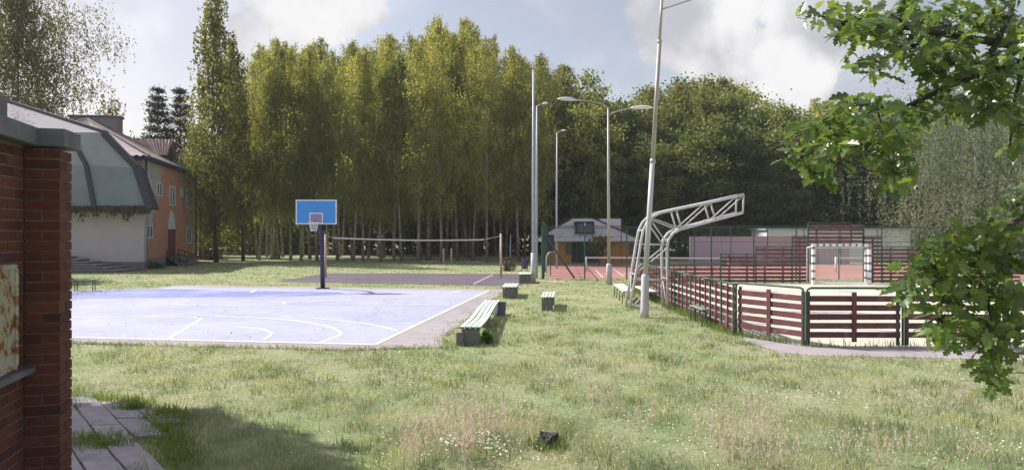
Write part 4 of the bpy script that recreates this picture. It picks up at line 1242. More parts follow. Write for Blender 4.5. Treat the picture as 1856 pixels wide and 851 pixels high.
for px in (1031, 1146):
    w = MB().box((hx(px), HY - .02, 1.25), (.5, .08, 1.0)).build('window', m_trim, hs)
    MB().box((hx(px), HY - .05, 1.25), (.38, .06, .86)).build('pane', m_glass, w)
# roof: front slope with a flat cut top, hips at the sides
ra, rb_ = Vector((hx(968), HY - .5, ez)), Vector((hx(1158), HY - .5, ez))
pa, pb = Vector((hx(1037, HY + 2.5), HY + 2.5, P(0, 396, HY + 2.5).z)), Vector((hx(1076, HY + 2.5), HY + 2.5, P(0, 396, HY + 2.5).z))
ca, cb = Vector((ra.x, HY + 7, ez)), Vector((rb_.x, HY + 7, ez))
ta, tb = Vector((pa.x, HY + 4, pa.z)), Vector((pb.x, HY + 4, pb.z))
n_st = 14
for i in range(n_st):
    f0, f1 = i / n_st, (i + 1) / n_st
    q = [ra.lerp(rb_, f0 + .002), ra.lerp(rb_, f1 - .002), pa.lerp(pb, f1 - .002), pa.lerp(pb, f0 + .002)]
    MB().slab(q, (0, .03, -.08)).build('roof_sheet', m_tinroof, hs)
MB().slab([rb_, cb, tb, pb], (-.01, 0, -.08)).build('roof_sheet', m_tinroof, hs)
MB().slab([ca, ra, pa, ta], (.01, 0, -.08)).build('roof_sheet', m_tinroof, hs)
MB().slab([pa, pb, tb, ta], (0, 0, -.08)).build('roof_sheet', m_tinroof, hs)
mb = MB(); u_ = Vector((0, -.02, .05))
for p, q in ((ra, pa), (pb, rb_)): mb.bar(p + u_, q + u_, .14, .1)
mb.build('verge', m_maroon, hs)
MB().bar(ra + Vector((0, -.05, -.06)), rb_ + Vector((0, -.05, -.06)), .12, .14).build('fascia', m_white, hs)
wy = HY + .35
MB().box(((hx(1043, wy) + hx(1077, wy)) / 2, wy + .9, (P(0, 401, wy).z + P(0, 431, wy).z) / 2), (hx(1077, wy) - hx(1043, wy), 1.9, P(0, 401, wy).z - P(0, 431, wy).z)).build('attic_bay', m_dark, hs)
for a, b_ in ((1046, 1058), (1062, 1074)):
    w = MB().box(((hx(a, wy) + hx(b_, wy)) / 2, wy - .06, P(0, 414, wy).z), (hx(b_, wy) - hx(a, wy), .08, .86)).build('window', m_trim, hs)
    MB().box(((hx(a, wy) + hx(b_, wy)) / 2, wy - .09, P(0, 413, wy).z), (hx(b_, wy) - hx(a, wy) - .12, .08, .74)).build('pane', m_glass, w)
MB().bar((hx(1060, wy), wy - .1, P(0, 404, wy).z), (hx(1060, wy), wy - .1, P(0, 424, wy).z), .1, .06, (0, 1, 0)).build('mullion', m_white, hs)
mb = MB(); zb0 = P(0, 430, wy).z
for k in range(12):
    x = hx(1042, wy) + (hx(1078, wy) - hx(1042, wy)) * k / 11
    mb.bar((x, wy - .35, zb0), (x, wy - .35, zb0 + .42), .03, .03, (0, 1, 0))
mb.bar((hx(1041, wy), wy - .35, zb0 + .42), (hx(1079, wy), wy - .35, zb0 + .42), .05, .05); mb.bar((hx(1041, wy), wy - .2, zb0), (hx(1079, wy), wy - .2, zb0), .4, .07)
mb.build('balcony', m_dark, hs)
MB().box(((hx(1086, HY + 5) + hx(1124, HY + 5)) / 2, HY + 5.5, 3.1), (hx(1124, HY + 5) - hx(1086, HY + 5), 2, 1.75)).build('rear_gable', m_tinroof, hs)

# ------------------------------------------------------------------ trees
def quads(cent, axis, side, l, w):
    """diamond leaves: cent (n,3), unit axis and side (n,3), half sizes"""
    l = l[:, None]; w = w[:, None]
    V = np.stack([cent - axis * l, cent + side * w, cent + axis * l, cent - side * w], 1).reshape(-1, 3)
    return V, np.arange(len(V)).reshape(-1, 4)
def unit(v): return v / (np.linalg.norm(v, axis=1, keepdims=True) + 1e-9)
def trunk_mb(H, r, bend, rng, sides=8, n=8, top=.12):
    a1, a2 = rng.uniform(0, 6.3), rng.uniform(0, 6.3)
    pts = []; rad = []
    for i in range(n + 1):
        t = i / n
        pts.append((bend * 1.5 * (math.sin(a1 + 2.2 * t) - math.sin(a1)), bend * (math.sin(a2 + 2.5 * t) - math.sin(a2)), H * t))
        rad.append(r * ((1 - t) * (1 - top) + top) * (1.35 if i == 0 else 1))
    return pts, rad
def path_at(pts, z):
    for a, b_ in zip(pts, pts[1:]):
        if a[2] <= z <= b_[2]:
            t = (z - a[2]) / (b_[2] - a[2]); return np.array([a[k] + (b_[k] - a[k]) * t for k in range(3)])
    return np.array(pts[-1])
def birch(seed, H, base, Rd, nbr, per, lsize, droop, lm, bark, top_taper=.75, tr=.14, asp=.62, hangf=.66, stl=15):
    rng = np.random.default_rng(seed); pr = random.Random(seed)
    pts, rad = trunk_mb(H * .97, tr, .35, pr)
    tm = MB().tube(pts, rad, 8)
    cen = []; ax = []
    for i in range(nbr):
        t = (i + rng.uniform(0, 1)) / nbr
        z0 = base + (H * .97 - base) * t
        az = i * 2.39996 + rng.uniform(-.5, .5)
        prof = min(1, .5 + 1.9 * t) * (1 - t) ** top_taper * 1.12 + .05
        L = Rd * prof * rng.uniform(.45, 1.35) * (1 + .28 * math.sin(az * 2 + seed) + .22 * math.sin(t * 11 + seed))
        rise = L * rng.uniform(.35, .95)
        p0 = path_at(pts, min(z0, H * .965))
        p1 = p0 + np.array([math.cos(az) * L, math.sin(az) * L, rise])
        pm = (p0 + p1) / 2 + np.array([0, 0, rise * .15])
        r0_ = max(.012, .05 * (1 - t))
        tm.tube([p0, pm, p1], [r0_, r0_ * .6, .008], 4, False)
        k = int(per * (.35 + L / Rd))
        s_ = rng.uniform(.2, 1.08, k) ** .8
        c = p0[None] * (1 - s_)[:, None] + p1[None] * s_[:, None]
        c += rng.normal(0, 1, (k, 3)) * (.13 + .065 * L)
        # hanging strands
        nst = max(2, int(k / stl)); sid = rng.integers(0, nst, k)
        sx = rng.normal(0, .30 + .10 * L, (nst, 3)); sx[:, 2] = 0
        sp_ = rng.uniform(.3, 1.05, nst)
        anchor = p0[None] * (1 - sp_)[:, None] + p1[None] * sp_[:, None] + sx
        hl = np.abs(rng.normal(droop, droop * .4, nst))
        mask = rng.random(k) < hangf
        hz = rng.random(k) ** 1.1
        cs = anchor[sid] + rng.normal(0, .07, (k, 3)); cs[:, 2] -= hz * hl[sid]
        c[mask] = cs[mask]
        cen.append(c)
    c = np.concatenate(cen); k = len(c)
    axis = unit(rng.normal(0, .45, (k, 3)) + np.array([0, 0, -1.0]))
    side = unit(np.cross(axis, rng.normal(0, 1, (k, 3))))
    l = lsize * rng.uniform(.6, 1.3, k)
    Vv, Ff = quads(c, axis, side, l, l * asp)
    o1 = tm.build('trunk', bark, None, True); o2 = np_mesh('crown', Vv, Ff, lm)
    me1, me2 = o1.data, o2.data
    bpy.data.objects.remove(o1); bpy.data.objects.remove(o2)
    return me1, me2
def broad(seed, H, base, Rd, ncl, per, lsize, lm, bark, tr=.22, squash=1.0, clr=.55):
    rng = np.random.default_rng(seed); pr = random.Random(seed)
    pts, rad = trunk_mb(H * .8, tr, .3, pr)
    tm = MB().tube(pts, rad, 8)
    lob = rng.normal(0, 1, (7, 3)); lob = unit(lob)
    cen = []
    for i in range(ncl):
        v = rng.normal(0, 1, 3); v /= np.linalg.norm(v)
        rr_ = rng.random() ** .38
        bump_ = 1 + .22 * np.max(lob @ v) - .12
        hz = (H - base) / 2
        c = np.array([v[0] * Rd, v[1] * Rd, v[2] * hz]) * rr_ * bump_
        c[2] = c[2] * squash + base + hz
        w = .75 + .25 * (c[2] - base) / (H - base)
        cc_ = c
        p0 = path_at(pts, max(base * .7, min(H * .78, cc_[2] - .5 * np.hypot(cc_[0], cc_[1]) - .5)))
        if i % 4 == 0: tm.tube([p0, (p0 + cc_) / 2 + np.array([0, 0, .2]), cc_], [.07, .04, .012], 4, False)
        k = int(per * rng.uniform(.6, 1.4))
        q = cc_[None] + rng.normal(0, clr, (k, 3)) * np.array([1.15, 1.15, .6])
        cen.append(q)
    c = np.concatenate(cen); k = len(c)
    axis = unit(rng.normal(0, 1, (k, 3)) + np.array([0, 0, -.3]))
    nrm = unit(rng.normal(0, .7, (k, 3)) + np.array([0, 0, .9]))
    side = unit(np.cross(axis, nrm))
    l = lsize * rng.uniform(.6, 1.35, k)
    Vv, Ff = quads(c, axis, side, l, l * .72)
    o1 = tm.build('trunk', bark, None, True); o2 = np_mesh('crown', Vv, Ff, lm)
    me1, me2 = o1.data, o2.data
    bpy.data.objects.remove(o1); bpy.data.objects.remove(o2)
    return me1, me2
def conifer(seed, H, base, Rd, tiers, per, lsize, lm, bark):
    rng = np.random.default_rng(seed); pr = random.Random(seed)
    pts, rad = trunk_mb(H, .16, .15, pr); tm = MB().tube(pts, rad, 8)
    cen = []; axs = []
    for i in range(tiers):
        t = i / tiers; z = base + (H - base) * t
        for j in range(5):
            az = j * 1.2566 + i * .7 + rng.uniform(-.35, .35)
            L = Rd * ((1 - t) ** .8 + .06) * rng.uniform(.6, 1.2)
            p0 = path_at(pts, z); dv = np.array([math.cos(az), math.sin(az), rng.uniform(-.05, .35)])
            p1 = p0 + dv * L
            tm.tube([p0, p1], [.04 * (1 - t) + .01, .008], 4, False)
            k = int(per * (.3 + L / Rd))
            s_ = rng.uniform(.25, 1.05, k)
            c = p0[None] + (p1 - p0)[None] * s_[:, None] + rng.normal(0, 1, (k, 3)) * np.array([.16, .16, .12]) * (1 + .5 * L)
            cen.append(c); axs.append(np.repeat(dv[None], k, 0))
    c = np.concatenate(cen); ax_ = np.concatenate(axs); k = len(c)
    axis = unit(ax_ + rng.normal(0, .6, (k, 3))); side = unit(np.cross(axis, rng.normal(0, 1, (k, 3))))
    l = lsize * rng.uniform(.6, 1.3, k)
    Vv, Ff = quads(c, axis, side, l, l * .3)
    o1 = tm.build('trunk', bark, None, True); o2 = np_mesh('crown', Vv, Ff, lm)
    me1, me2 = o1.data, o2.data
    bpy.data.objects.remove(o1); bpy.data.objects.remove(o2)
    return me1, me2
def plant_tree(name, meshes, loc, scale, rz, label, cat, group=None):
    t = thing(name, loc, label, cat, group)
    t.scale = scale; t.rotation_euler = ((rt.gauss(0, .018), rt.gauss(0, .018), rz) if name == 'birch_tree' else (0, 0, rz))
    for nm, me in zip(('trunk', 'crown'), meshes):
        o = bpy.data.objects.new(nm, me); C.objects.link(o); o.parent = t
    return t
B_H = 22.0
birches = [birch(100 + i, B_H, b0, r, nb, 300, .088, dr, l_birch, m_birch, tp) for i, (b0, r, nb, dr, tp) in enumerate([(4.5, 4.0, 52, 1.5, 1.0), (5.5, 3.2, 60, 1.2, .8), (7, 3.6, 44, 1.8, 1.2), (3.2, 4.3, 56, 1.3, 1.1), (6, 2.7, 64, 1.0, .7), (8.5, 4.0, 40, 1.6, .9), (5, 3.4, 46, 2.0, 1.3), (9.5, 3.4, 42, 1.2, .8)])]
dbirch = [birch(130 + i, B_H, 3.0, r, 110, 150, .12, 1.9, l_birchdark, m_bark, .7) for i, r in enumerate([2.5, 2.3])]
broads = [broad(200 + i, 16.0, b0, r, 120, 135, .155, l_broad, m_bark) for i, (b0, r) in enumerate([(1.5, 3.6), (2.5, 3.2), (1.0, 4.0), (3, 3.4), (2, 3.0)])]
rt = random.Random(77)
def prof(tab, px):
    for (a, ya), (b_, yb) in zip(tab, tab[1:]):
        if a <= px <= b_: return ya + (yb - ya) * (px - a) / (b_ - a)
    return tab[0][1] if px < tab[0][0] else tab[-1][1]
BT = [(440, 75), (480, 62), (540, 55), (600, 74), (655, 66), (700, 60), (740, 70), (775, 28), (825, 30), (860, 55), (890, 48), (930, 75), (965, 70), (1000, 130)]
FRONT = {470: 'front birch of the grove nearest the dark olive birches beside the school', 527: 'front birch whose trunk stands left of the blue backboard', 575: 'front birch standing directly behind the blue backboard',
         612: 'front birch just right of the blue backboard, behind the left end of the net', 728: 'front birch behind the middle of the slack volleyball net', 777: 'tall front birch with the highest top, behind the right half of the net',
         857: 'front birch behind the right end of the slack net', 905: 'front birch right behind the tan net post', 966: 'last front birch of the grove, behind the twin poles'}
LB = 'yellow green birch with a pale trunk in the grove behind the courts'
for px in (470, 492, 527, 546, 575, 612, 640, 658, 690, 714, 728, 757, 777, 800, 829, 857, 882, 905, 940, 966):
    d = rt.uniform(60.5, 66)
    H = CAM_H + (CY - prof(BT, px) + rt.uniform(-40, 10)) * d / FPX
    p = P(px, 0, d)
    s_ = H / B_H
    plant_tree('birch_tree', rt.choice(birches), (p.x, d, 0), (s_ * rt.uniform(.85, 1.1),) * 2 + (s_,), rt.uniform(0, 6.28), FRONT.get(px, LB), 'tree', 'birches of the grove')
for i in range(58):
    px = 455 + 535 * (i + rt.random()) / 58
    d = rt.choice((69, 74, 80, 87, 95)) + rt.uniform(-2, 2)
    H = CAM_H + (CY - prof(BT, px) + rt.uniform(-42, 12)) * d / FPX
    p = P(px, 0, d); s_ = H / B_H
    plant_tree('birch_tree', rt.choice(birches), (p.x, d, 0), (s_ * rt.uniform(.8, 1.05),) * 2 + (s_,), rt.uniform(0, 6.28), LB, 'tree', 'birches of the grove')
for px, d, yt, lb in ((392, 60, -14, 'tallest dark olive birch at the left edge of the grove, top cut by the frame'), (441, 62, 62, 'dark olive birch just right of the tallest birch beside the school')):
    p = P(px, 0, d); s_ = (CAM_H + (CY - yt) * d / FPX) / B_H
    plant_tree('birch_tree', dbirch[0 if px < 400 else 1], (p.x, d, 0), (s_, s_, s_), .6, lb, 'tree')
p = P(362, 0, 66); s_ = 13.5 / B_H
plant_tree('birch_tree', dbirch[1], (p.x, 66, 0), (s_ * 1.1, s_ * 1.1, s_), 2.2, 'lower drooping birch behind the far corner of the school', 'tree')
FT = [(960, 150), (1000, 140), (1035, 118), (1060, 170), (1100, 168), (1150, 172), (1200, 165), (1235, 148), (1280, 152), (1325, 132), (1360, 150), (1380, 188), (1430, 182), (1500, 186), (1560, 205), (1640, 192), (1720, 190), (1900, 195)]
for row, (d0, n) in enumerate(((71, 18), (78, 17), (86, 17), (96, 14))):
    for i in range(n):
        px = 975 + 930 * (i + rt.uniform(.1, .9)) / n
        d = d0 + rt.uniform(-2.5, 2.5)
        H = CAM_H + (CY - prof(FT, px) - rt.uniform(-12, 80 if row == 0 else 40)) * d / FPX
        p = P(px, 0, d); s_ = H / 16.0
        plant_tree('broadleaf_tree', rt.choice(broads), (p.x, d, 0), (s_ * rt.uniform(.85, 1.1),) * 2 + (s_,), rt.uniform(0, 6.28), 'deep green broadleaf tree in the dark wood behind the tennis court', 'tree', 'trees of the dark wood')
for px, yt, lb in ((1036, 112, 'slender birch top rising left of the double lamp above the dark wood'), (1232, 146, 'birch top rising just right of the tall lamp post above the dark wood'), (1325, 128, 'tallest birch top of the dark wood, above the truss tip')):
    d = 82; p = P(px, 0, d); s_ = (CAM_H + (CY - yt) * d / FPX) / B_H
    plant_tree('birch_tree', dbirch[px % 2], (p.x, d, 0), (s_ * 1.2, s_ * 1.2, s_), px, lb, 'tree')
for i in range(17):
    px = 330 + 680 * (i + rt.uniform(.1, .9)) / 17
    d = rt.uniform(101, 112); p = P(px, 0, d); s_ = rt.uniform(12.5, 15.5) / 16
    plant_tree('broadleaf_tree', rt.choice(broads), (p.x, d, 0), (s_ * 1.3, s_ * 1.3, s_), rt.uniform(0, 6.28), 'dark broadleaf tree closing the grove behind the birch trunks', 'tree', 'dark trees behind the grove')
for i in range(9):
    px = 990 + 640 * (i + rt.uniform(.1, .9)) / 9
    d = rt.uniform(76, 92); p = P(px, 0, d); s_ = (CAM_H + (CY - prof(FT, px) + rt.uniform(-4, 24)) * d / FPX) / B_H
    plant_tree('birch_tree', rt.choice(dbirch + birches[:2]), (p.x, d, 0), (s_ * 1.25, s_ * 1.25, s_), rt.uniform(0, 6.28), 'slender birch crown among the broadleaf trees of the dark wood', 'tree', 'birches of the dark wood')
# pale willow at the right
wil = birch(150, 13.0, .4, 5.6, 130, 520, .085, 3.0, l_willow, m_bark, .35, .2, .34, .85, 30)
p = P(1785, 0, 47)
plant_tree('willow_tree', wil, (p.x, 47, 0), (1, 1, 1), .4, 'pale grey drooping willow behind the oak leaves at the right', 'tree')
# left of the school
bl_ = birch(165, 24.0, 6.5, 5.0, 130, 430, .10, 2.0, l_birchgrey, m_birch, .45, .2, .55, .6, 18)
p = P(22, 0, 60)
plant_tree('birch_tree', bl_, (p.x, 60, 0), (1.05, 1.05, 1.08), 1.0, 'tall drooping grey green birch behind the assembly wing at the far left', 'tree')
con = [conifer(170, 17.5, 4, 3.0, 17, 150, .17, l_pine, m_pinebark), conifer(171, 17.5, 5, 2.8, 16, 150, .17, l_pine, m_pinebark)]
for i, (px, yt, lb) in enumerate(((279, 150, 'dark pine behind the school roof dormer'), (326, 152, 'dark pine right of the first one, next to the tallest birch'))):
    p = P(px, 0, 76); s_ = (CAM_H + (CY - yt) * 76 / FPX) / 17.5
    plant_tree('pine_tree', con[i], (p.x, 76, 0), (s_, s_, s_), i * 2.0, lb, 'tree')
sm = birch(161, 16.0, 6, 2.2, 50, 50, .13, .8, l_birchgrey, m_birch, .6, .12)
p = P(216, 0, 74)
plant_tree('birch_tree', sm, (p.x, 74, 0), (1.08, 1.08, 1.12), 0, 'thin pale birch rising behind the school chimney', 'tree')
p = P(245, 0, 80)
plant_tree('broadleaf_tree', broads[1], (p.x, 80, 0), (.85, .85, .86), 0, 'round olive tree low behind the school roof', 'tree')
# unseen trees added at left to throw the shade on slabs and court edge
plant_tree('added_shade_tree', broad(210, 15.2, 9.3, 2.55, 400, 100, .20, l_broad, m_bark, .16, 1.0, .28), (-16.3, 12.05, 0), (1, 1, 1), 0, 'unseen tree added left of the brick wall to shade the slabs', 'tree')
plant_tree('added_shade_tree', broad(212, 15.2, 9.3, 2.5, 380, 100, .20, l_broad, m_bark, .16, 1.0, .28), (-19.2, 12.7, 0), (1, 1, 1), 1.2, 'second unseen tree added farther left of the brick wall to shade the slabs', 'tree')
plant_tree('added_shade_tree', broad(211, 8.8, 2.0, 2.6, 75, 95, .16, l_broad, m_bark, .16), (-28.4, 36.0, 0), (1, 1, .84), 0, 'unseen tree added behind the brick wall to shade the court edge', 'tree')
# small tree in front of the house
p = P(1086, 0, 54)
plant_tree('young_tree', broad(220, 2.5, .9, .85, 26, 40, .10, leafmat('dry_olive_leaf', [(.12, .11, .035), (.17, .15, .05)], .4), m_bark, .05, 1, .2), (p.x, 54, 0), (1, 1, 1), 0, 'young olive tree in front of the orange house', 'tree')
# shrubs
def shrub(seed, h, r, n, ls, lm, loc, label, name='shrub'):
    rng = np.random.default_rng(seed)
    c = rng.normal(0, 1, (n, 3)); c = unit(c) * (rng.random((n, 1)) ** .4); c[:, 2] = np.abs(c[:, 2])
    c *= np.array([r, r * .8, h]); c *= (1 + .2 * np.sin(c[:, :1] * 5 + seed) + .15 * np.sin(c[:, 1:2] * 7))
    axis = unit(rng.normal(0, 1, (n, 3))); side = unit(np.cross(axis, rng.normal(0, 1, (n, 3))))
    l = ls * rng.uniform(.6, 1.3, n); Vv, Ff = quads(c + np.array(loc), axis, side, l, l * .6)
    t = thing(name, loc, label, 'shrub')
    np_mesh('foliage', Vv, Ff, lm, t)
    mb = MB()
    for k in range(6):
        a = k * 1.05; mb.tube([Vector(loc), Vector(loc) + Vector((math.cos(a) * r * .5, math.sin(a) * r * .4, h * .7))], [.03, .01], 4)
    mb.build('stem', m_bark, t)
p = G(922, 491); shrub(1, .75, .5, 500, .06, l_brown, (p.x, p.y, 0), 'small brown withered shrub beside the tan net post')
p = G(372, 473); shrub(2, 1.7, 1.6, 1200, .09, l_brown, (p.x - 1.2, 66, 0), 'reddish brown shrub at the far corner of the school')
p = G(200, 489); shrub(3, 1.0, 1.8, 1500, .08, l_broad, (-29.4, 47.0, 0), 'low dark shrub above the steps against the pale wing')
p = G(285, 486); shrub(4, .55, .7, 500, .06, l_broad, (-26.0, 48.6, 0), 'small low shrub at the left foot of the orange motif')
b0 = b1n + Vector((.36, .3, 0)); shrub(5, .38, .17, 260, .045, l_weed, (b0.x, b0.y, 0), 'bright green weed tuft at the near end of the long bench', 'weed')
# dense undergrowth that closes the grove
rng = np.random.default_rng(9)
n = 60000
px = rng.uniform(340, 1900, n); d = np.where(px < 1000, rng.uniform(82, 97, n), rng.uniform(92, 112, n))
hz = rng.random(n) ** .8 * (5.6 + 1.6 * np.sin(px * .021) + .8 * np.sin(px * .067)) * np.where(px > 980, 1.6, 1.35)
c = np.stack([(px - CX) / FPX * d, d, hz], 1)
axis = unit(rng.normal(0, 1, (n, 3))); side = unit(np.cross(axis, rng.normal(0, 1, (n, 3))))
l = .30 * rng.uniform(.6, 1.4, n); Vv, Ff = quads(c, axis, side, l, l * .7)
o = np_mesh('undergrowth', Vv, Ff, l_broad); tag(o, 'dark undergrowth closing the wood behind the tree trunks', 'undergrowth', None, 'stuff')
# red and white gate at the far left of the grove
q = P(486, 0, 86)
gt_ = thing('park_gate', (q.x, 86, 0), 'low red and white gate far behind the left trunks of the grove', 'gate')
for dx in (-2.2, 2.2): MB().box((q.x + dx, 86, .9), (.3, .3, 1.8)).build('post', m_red_sign, gt_)
for z in (.5, .9, 1.3): MB().bar((q.x - 2.05, 86, z), (q.x + 2.05, 86, z), .06, .12).build('rail', m_white, gt_)

# ------------------------------------------------------------------ oak branches in the foreground
OT = Vector((6.4, 5.9, 0))
oak = thing('oak_tree', OT, 'oak with large glossy leaves reaching into the right of the picture', 'tree')
MB().tube([OT, OT + Vector((0, 0, 1.2)), OT + Vector((.05, .1, 3.5)), OT + Vector((0, 0, 6))], [.32, .26, .2, .12], 12).build('trunk', m_oakbark, oak, True)
clus = [  # photo pixel, half sizes in pixels, weight, distance
    (1470, 24, 24, 12, 9, 5.0), (1515, 40, 34, 26, 26, 5.0), (1565, 62, 46, 42, 46, 5.1), (1590, 112, 30, 20, 18, 5.0), (1625, 30, 60, 40, 62, 5.3), (1650, 85, 42, 36, 40, 5.2), (1720, 45, 60, 46, 80, 5.4),
    (1800, 30, 66, 40, 70, 5.4), (1700, 125, 52, 40, 56, 5.2), (1790, 120, 66, 44, 70, 5.3), (1845, 110, 40, 60, 46, 5.1), (1715, 185, 50, 26, 36, 5.2), (1790, 195, 56, 26, 46, 5.2), (1848, 225, 26, 40, 26, 5.0),
    (1565, 190, 46, 22, 36, 4.9), (1505, 235, 52, 32, 50, 4.8), (1445, 282, 30, 18, 22, 4.8), (1485, 305, 38, 20, 24, 4.8), (1560, 262, 54, 32, 50, 4.9), (1630, 240, 40, 34, 38, 5.0), (1622, 305, 28, 32, 26, 4.9), (1655, 190, 30, 24, 20, 5.0),
    (1842, 372, 22, 26, 18, 4.9), (1790, 425, 44, 26, 40, 4.8), (1722, 440, 34, 22, 28, 4.8), (1830, 455, 36, 44, 56, 4.9), (1768, 470, 46, 32, 48, 4.8), (1690, 490, 46, 30, 48, 4.7), (1645, 520, 28, 24, 22, 4.7), (1740, 525, 52, 34, 60, 4.8), (1825, 530, 40, 38, 54, 4.9),
    (1700, 575, 36, 26, 36, 4.7), (1765, 585, 44, 28, 46, 4.7), (1840, 590, 26, 26, 22, 4.8), (1718, 615, 20, 14, 10, 4.7), (1798, 630, 28, 22, 22, 4.6), (1797, 668, 20, 22, 18, 4.6), (1798, 700, 12, 14, 8, 4.6), (1848, 640, 14, 12, 6, 4.7)]
mb = MB()
def limb(pts, r0, r1):
    r0 *= .72; n = len(pts); mb.tube([P(*q) for q in pts], [r0 + (r1 - r0) * i / (n - 1) for i in range(n)], 7)
limb([(2300, 260, 5.9), (2050, 130, 5.6), (1880, 90, 5.4), (1760, 70, 5.3), (1640, 50, 5.2), (1540, 45, 5.0), (1465, 22, 5.0)], .07, .006)
limb([(2300, 330, 5.9), (2050, 200, 5.5), (1880, 120, 5.3), (1790, 128, 5.3), (1720, 155, 5.2), (1660, 185, 5.0)], .06, .02)
limb([(1660, 185, 5.0), (1636, 194, 5.0), (1610, 190, 4.95), (1590, 195, 4.9), (1530, 230, 4.85), (1450, 275, 4.8)], .02, .004)
limb([(1590, 195, 4.9), (1600, 240, 4.9), (1620, 320, 4.9)], .012, .004)
limb([(1790, 128, 5.3), (1800, 90, 5.3), (1830, 30, 5.3), (1850, -60, 5.4)], .035, .02)
limb([(2300, 420, 5.9), (2000, 330, 5.3), (1870, 380, 5.0), (1790, 440, 4.9), (1720, 490, 4.75), (1640, 520, 4.7)], .05, .005)
limb([(1790, 440, 4.9), (1790, 530, 4.8), (1800, 620, 4.65), (1798, 710, 4.6)], .018, .004)
limb([(1720, 490, 4.75), (1705, 560, 4.7), (1715, 630, 4.7)], .01, .003)
limb([(1860, 100, 5.3), (1840, 180, 5.2), (1830, 270, 5.1)], .03, .006)
rgo = random.Random(21)
twigs = []
leaf_pts = []
for (px, py, rx, ry, w, d) in clus:
    for k in range(int(w * .66)):
        while True:
            u, v = rgo.uniform(-1, 1), rgo.uniform(-1, 1)
            if u * u + v * v <= 1: break
        dd = d + rgo.gauss(0, .28)
        # leaves hang in rosettes at twig ends
        c = P(px + u * rx, py + v * ry, dd)
        for j in range(rgo.choice((2, 3, 3, 4))):
            leaf_pts.append(c + Vector((rgo.gauss(0, .028), rgo.gauss(0, .028), rgo.gauss(0, .022))))
        if k % 3 == 0:
            twigs.append((c, P(px, py, d)))
for c, m_ in twigs:
    mid = c.lerp(m_, .5) + Vector((rgo.gauss(0, .03), rgo.gauss(0, .03), -.02))
    mb.tube([c, mid, m_], [.0022, .004, .007], 4, False)
mb.build('branch', m_oakbark, oak, True)
half = [(0, 0), (.05, .10), (.15, .13), (.20, .23), (.10, .30), (.24, .41), (.28, .52), (.13, .59), (.23, .71), (.22, .80), (.10, .85), (.07, .97), (0, 1.0)]
def leaf_geo():
    ml = MB()
    vs = []
    for x, y in half: vs.append((x, y, .22 * x + .10 * y * y * -1))
    for x, y in half[1:-1]: vs.append((-x, y, .22 * x - .10 * y * y))
    n = len(half)
    fs_ = []
    # fan to mid rib points
    rib = [(0, .3, -.009), (0, .6, -.036)]
    vs += rib
    r1_, r2_ = len(vs) - 2, len(vs) - 1
    left = [0] + list(range(n, n + n - 2)) + [n - 1]
    right = list(range(n))
    for side in (right, left):
        for a, b_ in zip(side, side[1:]):
            y = (vs[a][1] + vs[b_][1]) / 2
            r_ = r1_ if y < .45 else r2_
            fs_.append((a, b_, r_) if side is right else (b_, a, r_))
        # seam between the two rib points
    k = next(i for i in range(len(half) - 1) if (half[i][1] + half[i + 1][1]) / 2 >= .45)
    fs_.append((r1_, right[k], r2_)); fs_.append((r1_, r2_, left[k]))
    return np.array(vs), fs_
LV, LF = leaf_geo()
LFa = np.array(LF)
ml = MB(); ml.v = [tuple(v) for v in LV]; ml.f = LF
o = ml.build('leaf', l_oak); leaf_me = o.data; bpy.data.objects.remove(o)
def leaf_rot(rgx):
    tip = Vector((rgx.gauss(0, .8), rgx.gauss(0, .8), rgx.gauss(-.35, .55))).normalized()
    nr = Vector((rgx.gauss(-.15, .55), rgx.gauss(-.25, .55), rgx.gauss(.75, .35))).normalized()
    xx = tip.cross(nr).normalized(); nr = xx.cross(tip).normalized()
    return Matrix((xx, tip, nr)).transposed()
rgo.shuffle(leaf_pts)
order = sorted(range(len(leaf_pts)), key=lambda i: leaf_pts[i].y)
vis = [i for i in order if (leaf_pts[i].x / leaf_pts[i].y) < .76]
single = set(vis[:300])
VV = []; nL = 0
for i, p in enumerate(leaf_pts):
    Rm = leaf_rot(rgo); s_ = rgo.uniform(.08, .15)
    if i in single:
        o = bpy.data.objects.new('leaf', leaf_me); C.objects.link(o); o.parent = oak
        o.matrix_local = Matrix.Translation(p - OT) @ Rm.to_4x4() @ Matrix.Scale(s_, 4)
    else:
        VV.append((np.array(Rm) @ (LV.T * s_)).T + np.array(p)); nL += 1
nv = len(LV)
FF = (np.arange(nL)[:, None, None] * nv + LFa[None]).reshape(-1, 3)
o = np_mesh('foliage', np.concatenate(VV), FF, l_oak, oak); o['kind'] = 'stuff'

